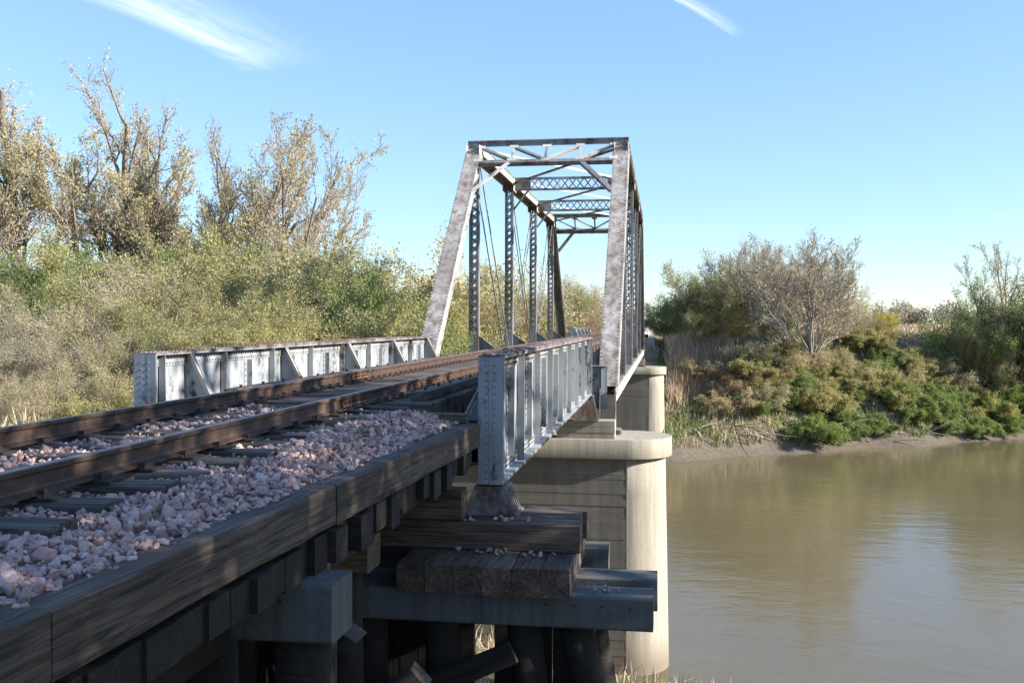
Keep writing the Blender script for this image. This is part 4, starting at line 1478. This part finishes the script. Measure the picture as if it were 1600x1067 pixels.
def make_plant(kind, seed):
    rng = np.random.default_rng(seed)
    if kind == 'cottonwood':        # about 19 m tall, narrow open crown of rising limbs
        stems = [((0, 0, -0.5), (rng.normal(0, .05), rng.normal(0, .05), 1), 15.5, 0.27)]
        for k in range(4):
            a = k * 1.7 + rng.uniform(0, 1)
            stems.append(((0.1 * math.cos(a), 0.1 * math.sin(a), 1.5 + k * 1.1), (math.cos(a) * 0.5, math.sin(a) * 0.5, 1), 10.5 - k, 0.14))
        segs, lp = grow(rng, stems, 3, 0.06, (0.03, 0.10, 0.05, 0.02), 2, 2, (1.5, 1.5, 1.5), (0.30, 0.44), (0.35, 0.85), 0.011)
        return segs, lp, 0.115, 0.17
    if kind == 'spreading':         # several leaning stems, half bare crown
        stems = []
        for k in range(5):
            a = -0.9 + k * 0.55 + rng.uniform(0, .3)
            sp = rng.uniform(0.25, 0.75)
            stems.append(((0.2 * math.cos(a), 0.2 * math.sin(a), -0.4), (math.cos(a) * sp, math.sin(a) * sp, 1), rng.uniform(10, 13.5), 0.15))
        segs, lp = grow(rng, stems, 3, 0.07, (-0.01, 0.06, 0.04, 0.02), 2, 2, (1.4, 1.5, 1.6), (0.28, 0.42), (0.35, 0.8), 0.010)
        return segs, lp, 0.105, 0.15
    if kind == 'shade':             # broad dense crown
        stems = [((0, 0, -0.5), (0, 0, 1), 8.0, 0.34)]
        for k in range(6):
            a = k * 1.05 + rng.uniform(0, .4)
            stems.append(((0.1 * math.cos(a), 0.1 * math.sin(a), 2.2 + k * 0.5), (math.cos(a) * 0.75, math.sin(a) * 0.75, 1), 7.5, 0.18))
        segs, lp = grow(rng, stems, 2, 0.09, (0.02, 0.02, 0.02, 0.0), 2, 7, (1.6, 1.6, 1.4), (0.34, 0.5), (0.45, 1.0), 0.012)
        return segs, lp, 0.27, 0.32
    if kind == 'bare':              # many-limbed small tree, fan of fine branches
        stems = [((0, 0, -0.4), (0.03, 0, 1), 1.9, 0.20)]
        for k in range(20):
            a = k * 2.4 + rng.uniform(0, .4)
            sp = 0.12 + 1.25 * k / 19
            stems.append(((0, 0, 1.5 - 0.03 * k), (math.cos(a) * sp, math.sin(a) * sp, 1), 5.2 - 0.9 * k / 19 + rng.uniform(-.2, .2), 0.062))
        segs, lp = grow(rng, stems, 3, 0.07, (0.02, 0.04, 0.03), 3, 1, (1.1, 1.4, 1.6), (0.34, 0.5), (0.3, 0.7), 0.0075)
        return segs, lp, 0.09, 0.12
    if kind == 'shrub':             # dense leafy thicket plant about 6 m tall
        stems = []
        for k in range(11):
            a = k * 0.571 + rng.uniform(0, .5)
            sp = rng.uniform(0.15, 1.05)
            rr = rng.uniform(0.1, 0.9)
            stems.append(((rr * math.cos(a), rr * math.sin(a), -0.3), (math.cos(a) * sp, math.sin(a) * sp, 1), rng.uniform(4.2, 6.2), 0.055))
        segs, lp = grow(rng, stems, 2, 0.10, (0.0, 0.03, 0.02), 1, 5, (2.1, 2.0), (0.36, 0.58), (0.4, 1.0), 0.007)
        return segs, lp, 0.085, 0.15
    if kind == 'bush':              # low mound about 2 m tall
        stems = []
        for k in range(18):
            a = k * 0.7 + rng.uniform(0, .5)
            sp = rng.uniform(0.2, 1.7)
            rr = rng.uniform(0.05, 0.6)
            stems.append(((rr * math.cos(a), rr * math.sin(a), -0.1), (math.cos(a) * sp, math.sin(a) * sp, 1), rng.uniform(1.4, 2.3), 0.02))
        segs, lp = grow(rng, stems, 2, 0.13, (-0.02, 0.0, 0.0), 1, 4, (1.7, 1.0), (0.4, 0.6), (0.4, 1.0), 0.004)
        return segs, lp, 0.085, 0.10
    raise ValueError(kind)

PL = {}
def plant_mesh(kind, seed, keep=1.0, leafsize=1.0):
    key = (kind, seed, keep, leafsize)
    if key not in PL:
        segs, lp, sz, spread = make_plant(kind, seed)
        rng = np.random.default_rng(seed + 100)
        lp = np.array(lp)
        lp = lp[rng.random(len(lp)) < keep]
        tm = tubes(segs, 'trunk', M['bark'])
        lm = leaves(lp, sz * leafsize, rng, 'crown', M['leaf_olive'], spread) if len(lp) else None
        PL[key] = (tm, lm)
    return PL[key]

def plant(name, label, cat, group, key, loc, scale, leafm, barkm='bark', rz=None, sz=1.0, sxy=1.0):
    tm, lm = plant_mesh(*key)
    root = thing(name, label, cat, loc, group)
    rz = rnd.uniform(0, 6.28) if rz is None else rz
    m4 = Matrix.Translation(Vector(loc)) @ Matrix.Rotation(rz, 4, 'Z') @ Matrix.Diagonal((scale * sxy, scale * sxy, scale * sz, 1))
    for nm, me, mt in (('trunk', tm, barkm), ('crown', lm, leafm)):
        if me is None:
            continue
        o = link(nm, me, root, m4)
        o.material_slots[0].link = 'OBJECT'
        o.material_slots[0].material = M[mt]
    return root

COT = [('cottonwood', s, 0.33) for s in (31, 32, 33)]
SHADE = [('shade', s, 0.12) for s in (81, 82)]
SPR = [('spreading', s, 0.3) for s in (41, 42)]
BARE = [('bare', s, 0.14) for s in (51, 52)]
SHR = [('shrub', s, 1.0) for s in (61, 62)]
SHR.append(SHR[0])
TWG = [('shrub', s, 0.4, 0.95) for s in (64, 65)]
BSH = [('bush', s, 1.0) for s in (71, 72)]
TBS = [('bush', s, 0.4) for s in (74,)]

def heights(key):
    tm, _ = plant_mesh(*key)
    co = np.empty(len(tm.vertices) * 3, np.float32)
    tm.vertices.foreach_get('co', co)
    return float(co.reshape(-1, 3)[:, 2].max())

def radius(key):
    tm, _ = plant_mesh(*key)
    co = np.empty(len(tm.vertices) * 3, np.float32)
    tm.vertices.foreach_get('co', co)
    return float(np.percentile(np.abs(co.reshape(-1, 3)[:, :2]), 98))

def stand(u, vtop, Y, key, *a, name='shrub', cat='shrub', label='', group=None, leafm='leaf_olive', barkm='bark', sz=1.0, rz=None, clear=None, sxy=1.0):
    """plant whose top reaches pixel row vtop when it stands at depth Y on the ground, seen at column u"""
    top = at(u, vtop, Y)
    z0 = gz(top[0], Y)
    sc = max((top[2] - z0), 0.6) / heights(key) / sz
    if clear is not None:            # keep the crown clear of the bridge
        sxy = min(1.0, max(clear - top[0], 1.6) / (radius(key) * sc))
    return plant(name, label, cat, group, key, (float(top[0]), Y, z0), sc, leafm, barkm, rz, sz, sxy)

# tall half-bare trees behind the thicket
G1 = 'tall cottonwoods behind the left thicket'
for (u, v, Y, k, lf, lb) in ((28, 55, 56, COT[0], 'leaf_gold', 'tall pale gold cottonwood at the outer end of the tree row'),
                             (-60, 90, 52, COT[1], 'leaf_gold', 'tall gold cottonwood standing outside the row end'),
                             (160, 80, 58, COT[1], 'leaf_gold', 'tallest narrow cottonwood with dense gold tuft at its top'),
                             (262, 145, 57, COT[2], 'leaf_gold', 'broad ochre cottonwood with forked trunk in the tree row'),
                             (225, 165, 60, COT[0], 'leaf_gold', 'ochre cottonwood half hidden behind the broad forked one'),
                             (318, 178, 62, COT[1], 'leaf_tan', 'pale tan cottonwood between the forked and the leaning ones'),
                             (322, 170, 60, SPR[0], 'leaf_tan', 'thin-leaved spreading cottonwood with several leaning stems'),
                             (415, 195, 57, SPR[1], 'leaf_tan', 'half-bare cottonwood leaning out towards the truss')):
    stand(u, v, Y, k, name='cottonwood_tree', cat='tree', label=lb, group=G1, leafm=lf, rz=(-0.1 if k in SPR else None), sxy=(0.8 if k in SPR else 1.0))

# thicket behind the left girder
rows = [
    (48, [(-20, 350), (45, 372), (110, 358), (170, 345), (240, 340), (310, 335), (380, 345), (440, 352), (505, 350), (560, 362)]),
    (41, [(20, 420), (95, 405), (165, 400), (235, 385), (300, 372), (370, 375), (440, 385), (510, 372), (575, 380), (625, 392)]),
    (34, [(-20, 465), (60, 455), (140, 450), (210, 440), (290, 430), (360, 425), (430, 432), (500, 425), (565, 430)]),
    (27, [(-15, 520), (70, 505), (150, 500), (235, 490), (310, 480), (390, 470)]),
    (22.5, [(20, 560), (110, 560), (185, 570)])]
LBL = {'leaf_olive': 'olive-green leafy shrub',
       'leaf_tan': 'tan twiggy half-bare shrub',
       'leaf_green': 'deep green shrub'}
WHERE = ['at the back of the thicket under the cottonwoods', 'in the rear half of the left thicket', 'in the middle of the left thicket',
         'at the front of the thicket behind the left girder', 'at the thicket foot beside the left rail']
for ri, (Y, lst) in enumerate(rows):
    for (u, v) in lst:
        r = rnd.random()
        if (u < 230 and r < 0.62) or r < 0.28:
            key, lf = rnd.choice(TWG), 'leaf_tan'
        elif r < 0.9:
            key, lf = rnd.choice(SHR), 'leaf_olive'
        else:
            key, lf = rnd.choice(SHR), 'leaf_green'
        stand(u + rnd.uniform(-12, 12), v + rnd.uniform(-8, 8), Y + rnd.uniform(-2, 2), key, label=LBL[lf] + ' ' + WHERE[ri], group=lf.split('_')[1] + ' shrubs ' + WHERE[ri],
              leafm=lf, barkm='twig' if lf == 'leaf_tan' else 'bark', sz=rnd.uniform(0.85, 1.0), clear=-3.4)
# growth seen through the truss, on the far bank left of the track
for (u, v, Y, key, lf, lb) in ((640, 345, 80, SHR[0], 'leaf_gold', 'rounded ochre tree just outside the left end post'),
                               (700, 400, 78, SHR[1], 'leaf_olive', 'olive tree seen behind the left end post'),
                               (716, 478, 74, SHR[2], 'leaf_green', 'dark green bush seen beside the first laced post'),
                               (765, 400, 84, TWG[0], 'leaf_gold', 'thin gold tree seen between the first laced posts'),
                               (768, 470, 77, SHR[0], 'leaf_rust', 'rust-brown bush seen between the first laced posts'),
                               (815, 440, 92, TWG[1], 'leaf_rust', 'russet half-bare bush seen through the middle panel'),
                               (850, 425, 98, SHR[1], 'leaf_olive', 'olive bush seen through the far panel of the truss'),
                               (900, 425, 118, TWG[0], 'leaf_tan', 'bare tan tree beside the track beyond the truss'),
                               (925, 462, 128, TWG[1], 'leaf_rust', 'low russet scrub beside the track beyond the truss'),
                               (885, 470, 108, SHR[2], 'leaf_rust', 'brown bush beside the distant girder')):
    stand(u, v, Y, key, label=lb, name='bush', cat='bush', leafm=lf, barkm='twig')

# far bank, right of the bridge
stand(1268, 352, 83, BARE[0], name='bare_tree', cat='tree', label='fan-shaped nearly bare tree on the grassy bank top', leafm='leaf_tan', barkm='twig', sz=0.95, sxy=0.9)
for (u, v, Y, key, lf, lb) in ((1190, 358, 90, BARE[1], 'leaf_gold', 'grey multi-stemmed tree standing left of the fan-shaped bare tree'),
                               (1128, 380, 93, SHR[1], 'leaf_olive', 'rounded olive-leaved tree near the reeds'),
                               (1165, 372, 95, BARE[0], 'leaf_tan', 'grey twiggy tree behind the rounded olive tree'),
                               (1225, 365, 97, TWG[1], 'leaf_tan', 'tan-leaved tree behind the fan-shaped bare tree')):
    stand(u, v, Y, key, name='bank_tree', cat='tree', label=lb, leafm=lf, barkm='twig', sxy=0.95)
for (u, v, Y, key, lf, lb) in ((1085, 425, 93, SHR[0], 'leaf_green', 'dark green shrub rising beside the distant track'),
                               (1058, 482, 101, TWG[0], 'leaf_tan', 'tan brown scrub at the edge of the distant track'),
                               (1120, 455, 89, SHR[1], 'leaf_olive', 'olive shrub above the dry reeds'),
                               (1205, 470, 87, SHR[2], 'leaf_green', 'bright green shrub below the multi-stemmed tree'),
                               (1330, 440, 90, TWG[1], 'leaf_tan', 'tan scrub beside the fan-shaped bare tree'),
                               (1370, 468, 96, SHR[1], 'leaf_yellow', 'small bright yellow tree behind the bank scrub'),
                               (1395, 515, 92, TWG[0], 'leaf_rust', 'brown scrub in front of the cornfield'),
                               (1440, 556, 89, TWG[1], 'leaf_tan', 'dry scrub below the cornfield edge')):
    stand(u, v, Y, key, label=lb, name='bush', cat='bush', leafm=lf, barkm='twig')
for (u, v, Y, key, lf, bk, lb, wd) in ((1590, 368, 92, SPR[1], 'leaf_olive', 'bark', 'gnarled leafy tree with dark limbs at the downstream bank', 0.8),
                                      (1560, 425, 92, SHR[1], 'leaf_green', 'bark', 'dark green tree under the gnarled tree downstream', 0.75),
                                      (1522, 475, 90, SHR[0], 'leaf_olive', 'bark', 'olive tree at the edge of the downstream grove', 0.6),
                                      (1630, 400, 92, SHR[0], 'leaf_green', 'bark', 'green tree outside the downstream grove', 1.0)):
    stand(u, v, Y, key, label=lb, name='grove_tree', cat='tree', leafm=lf, barkm=bk, sxy=wd)
BL = {'leaf_olive': 'olive bush', 'leaf_green': 'leafy green bush', 'leaf_tan': 'dry tan bush', 'leaf_rust': 'brown weedy bush'}
ZONE = ['just under the fan-shaped tree', 'right of the fan-shaped tree', 'under the downstream grove', 'on the middle slope of the far bank', 'low on the bank under the downstream grove', 'beside the far pier and reeds']
for zi, (u0, u1, v0, v1, cnt, pal) in enumerate(((1150, 1290, 545, 590, 8, ('leaf_tan', 'leaf_tan', 'leaf_olive')), (1290, 1420, 540, 610, 12, ('leaf_olive', 'leaf_tan', 'leaf_green')),
                                   (1420, 1600, 560, 620, 16, ('leaf_green', 'leaf_olive', 'leaf_tan')), (1180, 1400, 590, 640, 16, ('leaf_olive', 'leaf_olive', 'leaf_green')),
                                   (1400, 1610, 610, 650, 16, ('leaf_green', 'leaf_green', 'leaf_olive')), (1090, 1200, 590, 650, 8, ('leaf_tan', 'leaf_tan', 'leaf_rust')))):
    for _ in range(int(cnt * 1.25)):
        u, v = rnd.uniform(u0, u1), rnd.uniform(v0, v1)
        # depth from the slope itself: walk the view ray to the ground
        d = ray(u, v)
        Y = 66.0
        while Y < 110:
            p = CAM + d * (Y / d[1])
            if p[2] < gz(p[0], Y):
                break
            Y += 0.5
        if Y >= 110:
            continue
        lf = rnd.choice(pal)
        key = rnd.choice(BSH) if lf in ('leaf_green', 'leaf_olive') else rnd.choice(TBS)
        plant('bank_bush', BL[lf] + ' ' + ZONE[zi], 'bush', lf.split('_')[1] + ' bushes ' + ZONE[zi], key, (float(p[0]), float(Y), gz(p[0], Y) - 0.1), rnd.uniform(0.55, 1.0), lf, 'twig', None, rnd.uniform(0.7, 1.0))
for (u, v, w_) in ((1270, 690, 1.15), (1330, 672, 0.9), (1365, 668, 0.75), (1580, 668, 1.0), (1535, 672, 0.8), (1480, 668, 0.8)):
    d = ray(u, v)
    Y = 60.0
    while Y < 110:
        p = CAM + d * (Y / d[1])
        if p[2] < gz(p[0], Y):
            break
        Y += 0.25
    plant('willow_clump', 'bright green willow clump overhanging the water at the foot of the bank', 'bush', 'green clumps at the waterline', BSH[0], (float(p[0]), float(Y), gz(p[0], Y)), w_ * 0.95, 'leaf_green', 'twig', None, 0.75)
# trees on the near bank that shade the trestle from the sun side
for k, (x, y, ztop) in enumerate(((16.5, -4.5, 10.5), (16, 1.0, 11.3), (16.5, 6.0, 10.8), (17.5, 11.0, 10.0))):
    key = SHADE[k % 2]
    z0 = gz(x, y)
    plant('shade_tree', 'broad leafy tree on the near bank casting dappled shade over the trestle', 'tree', 'shade trees on the near bank', key, (x, y, z0), (ztop - z0) / heights(key), 'leaf_olive', 'bark')

# ------------------------------------------------------------------ ground cover (stuff)
def blades(name, pos, h, w, lean, mat, label, cat, rng, parent=None):
    n = len(pos)
    pos = np.asarray(pos, float)
    hh = h * rng.uniform(0.55, 1.25, n)
    a = rng.uniform(0, 2 * math.pi, n)
    side = np.stack([np.cos(a), np.sin(a), np.zeros(n)], -1)
    b = a + math.pi / 2 + rng.normal(0, 0.5, n)
    ln = np.abs(rng.normal(0, lean, n))
    ld = np.stack([np.cos(b) * ln, np.sin(b) * ln, np.zeros(n)], -1)
    ww = (w * rng.uniform(0.6, 1.4, n))[:, None]
    mid = pos + ld * hh[:, None] * 0.35 + np.array([0, 0, 1.0]) * (hh * 0.6)[:, None]
    tip = pos + ld * hh[:, None] + np.array([0, 0, 1.0]) * (hh * np.sqrt(np.maximum(1 - ln ** 2 * 0.5, 0.2)))[:, None]
    v = np.stack([pos - side * ww, pos + side * ww, mid + side * ww * 0.8, mid - side * ww * 0.8, tip + side * ww * 0.15, tip - side * ww * 0.15], 1).reshape(-1, 3)
    k = np.arange(n)[:, None] * 6
    f = np.concatenate([k + np.array([0, 1, 2, 3]), k + np.array([3, 2, 4, 5])], 0)
    me = quad_mesh(name, v, f, np.repeat(rng.random(n), 6))
    me.materials.append(mat)
    o = link(name, me, parent)
    return tag(o, label, cat, kind='stuff')

def scatter(n, x0, x1, y0, y1, cond=None, rng=nrng):
    x, y = rng.uniform(x0, x1, n), rng.uniform(y0, y1, n)
    z = ground_z(x, y)
    ok = z > WATER_Z + 0.15
    if cond is not None:
        ok &= cond(x, y, z)
    return np.stack([x, y, z - 0.03], -1)[ok]

# tall dry reeds between the far pier and the shrubs
p = scatter(9000, 4.6, 10.0, 72.5, 90, lambda x, y, z: (np.abs(x) > 4.4) & (z < -0.9) & (z > -5.6) & (vnoise(x * 0.8, y * 0.8, 4) > 0.28))
blades('dry_reeds', p, 1.55, 0.02, 0.28, M['reed'], 'tall brown dry reeds standing beside the far pier', 'reeds', nrng)
p = scatter(40000, 4.0, 46, 66, 104, lambda x, y, z: (z > -8.15) & (vnoise(x * 0.45, y * 0.45, 7) > 0.40))
blades('bank_weeds', p, 0.55, 0.04, 0.6, M['grass'], 'low green weeds and grass covering the far bank', 'weeds', nrng)
p = scatter(42000, 3.2, 46, 66, 104, lambda x, y, z: (z > -8.0) & (vnoise(x * 0.45, y * 0.45, 7) <= 0.56))
blades('dry_grass', p, 0.6, 0.03, 0.6, M['drygrass'], 'dry tan grass and stems lying on the far bank', 'grass', nrng)
p = scatter(9000, 13, 22, 80, 92, lambda x, y, z: z > -1.2)
blades('green_turf', p, 0.35, 0.03, 0.4, M['grass'], 'patch of fresh green grass under the fan-shaped bare tree', 'grass', nrng)
p = scatter(12000, -40, 14, -4, 27, lambda x, y, z: (z > -8.2) & ((np.abs(x) > 3.2) | (y > 2)))
blades('near_bank_grass', p, 0.55, 0.02, 0.6, M['drygrass'], 'dry straw-coloured grass on the near bank below the trestle', 'grass', nrng)
p = scatter(16000, -45, -6, 14, 60, lambda x, y, z: z > -8.2)
blades('thicket_undergrowth', p, 0.9, 0.022, 0.6, M['drygrass'], 'dry tall undergrowth along the foot of the left thicket', 'undergrowth', nrng)
p = scatter(9000, 5, 44, 69, 100, lambda x, y, z: (z > -7.2) & (vnoise(x * 0.7, y * 0.7, 17) > 0.5))
blades('dry_stems', p, 1.25, 0.014, 0.35, M['reed'], 'tall dry weed stems standing among the far bank bushes', 'weeds', nrng)
# driftwood on the mud
for k in range(24):
    u, v = rnd.uniform(1070, 1480), rnd.uniform(650, 690)
    d = ray(u, v)
    Y = 62.0
    while Y < 110:
        p = CAM + d * (Y / d[1])
        if p[2] < gz(p[0], Y):
            break
        Y += 0.25
    a = rnd.uniform(-0.6, 0.6)
    L = rnd.uniform(1.2, 3.4)
    segs = []
    q = np.array([p[0], Y, gz(p[0], Y) + 0.12])
    dr = np.array([math.cos(a), math.sin(a), rnd.uniform(-0.05, 0.25)])
    for i in range(5):
        dr = unit(dr + np.array([rnd.gauss(0, .15), rnd.gauss(0, .15), rnd.gauss(0, .1)]))
        q2 = q + dr * L / 5
        segs.append((*q, *q2, 0.055 - 0.008 * i, 0.047 - 0.008 * i))
        q = q2
    o = link('driftwood_branch', tubes(segs, 'driftwood_branch', M['twig']))
    tag(o, 'bleached driftwood branch stranded on the muddy far bank', 'driftwood', 'driftwood on the mud')

# corn field and the far woods
n = 16000
x = nrng.uniform(28, 190, n)
y = nrng.uniform(112, 300, n)
p = np.stack([x, np.round(y / 0.9) * 0.9, ground_z(x, y)], -1)
blades('cornfield', p, 2.0, 0.12, 0.25, M['corn'], 'tan field of dry standing corn beyond the far bank', 'cornfield', nrng)

def woods():
    rng = np.random.default_rng(5)
    cs, rs = [], []
    for k in range(300):
        x = rng.uniform(-420, 420)
        if -16 < x < 22:
            continue
        y = 560 + rng.normal(0, 16) + 60 * math.sin(x * 0.004)
        h = rng.uniform(9, 17)
        cs.append((x, y, h))
    for k in range(50):
        s = rng.choice((-1, 1))
        cs.append((s * rng.uniform(8, 24), rng.uniform(260, 700), rng.uniform(5, 9)))
    pts, tone = [], []
    for (x, y, h) in cs:
        m = int(110 + h * 16)
        q = rng.normal(size=(m, 3))
        q /= np.linalg.norm(q, axis=1)[:, None]
        q *= rng.uniform(0.35, 1.0, (m, 1)) * np.array([h * 0.36, h * 0.36, h * 0.5])
        pts.append(q + np.array([x, y, -1.5 + h * 0.47]))
        tone.append(np.clip(rng.uniform(0.1, 0.9) + rng.normal(0, 0.12, m), 0, 1))
    pts, tone = np.concatenate(pts), np.concatenate(tone)
    n = len(pts)
    a = rng.normal(size=(n, 3))
    a /= np.linalg.norm(a, axis=1)[:, None]
    b = np.cross(a, rng.normal(size=(n, 3)))
    b /= np.linalg.norm(b, axis=1)[:, None]
    s = rng.uniform(0.4, 0.85, (n, 1))
    v = np.stack([pts - a * s, pts + b * s * 0.7, pts + a * s, pts - b * s * 0.7], 1).reshape(-1, 3)
    me = quad_mesh('distant_woods', v, np.arange(4 * n).reshape(n, 4), np.repeat(tone, 4))
    me.materials.append(M['woods'])
    tag(link('distant_woods', me), 'grey-brown line of far woods along the horizon behind the cornfield', 'woods', kind='stuff')

woods()
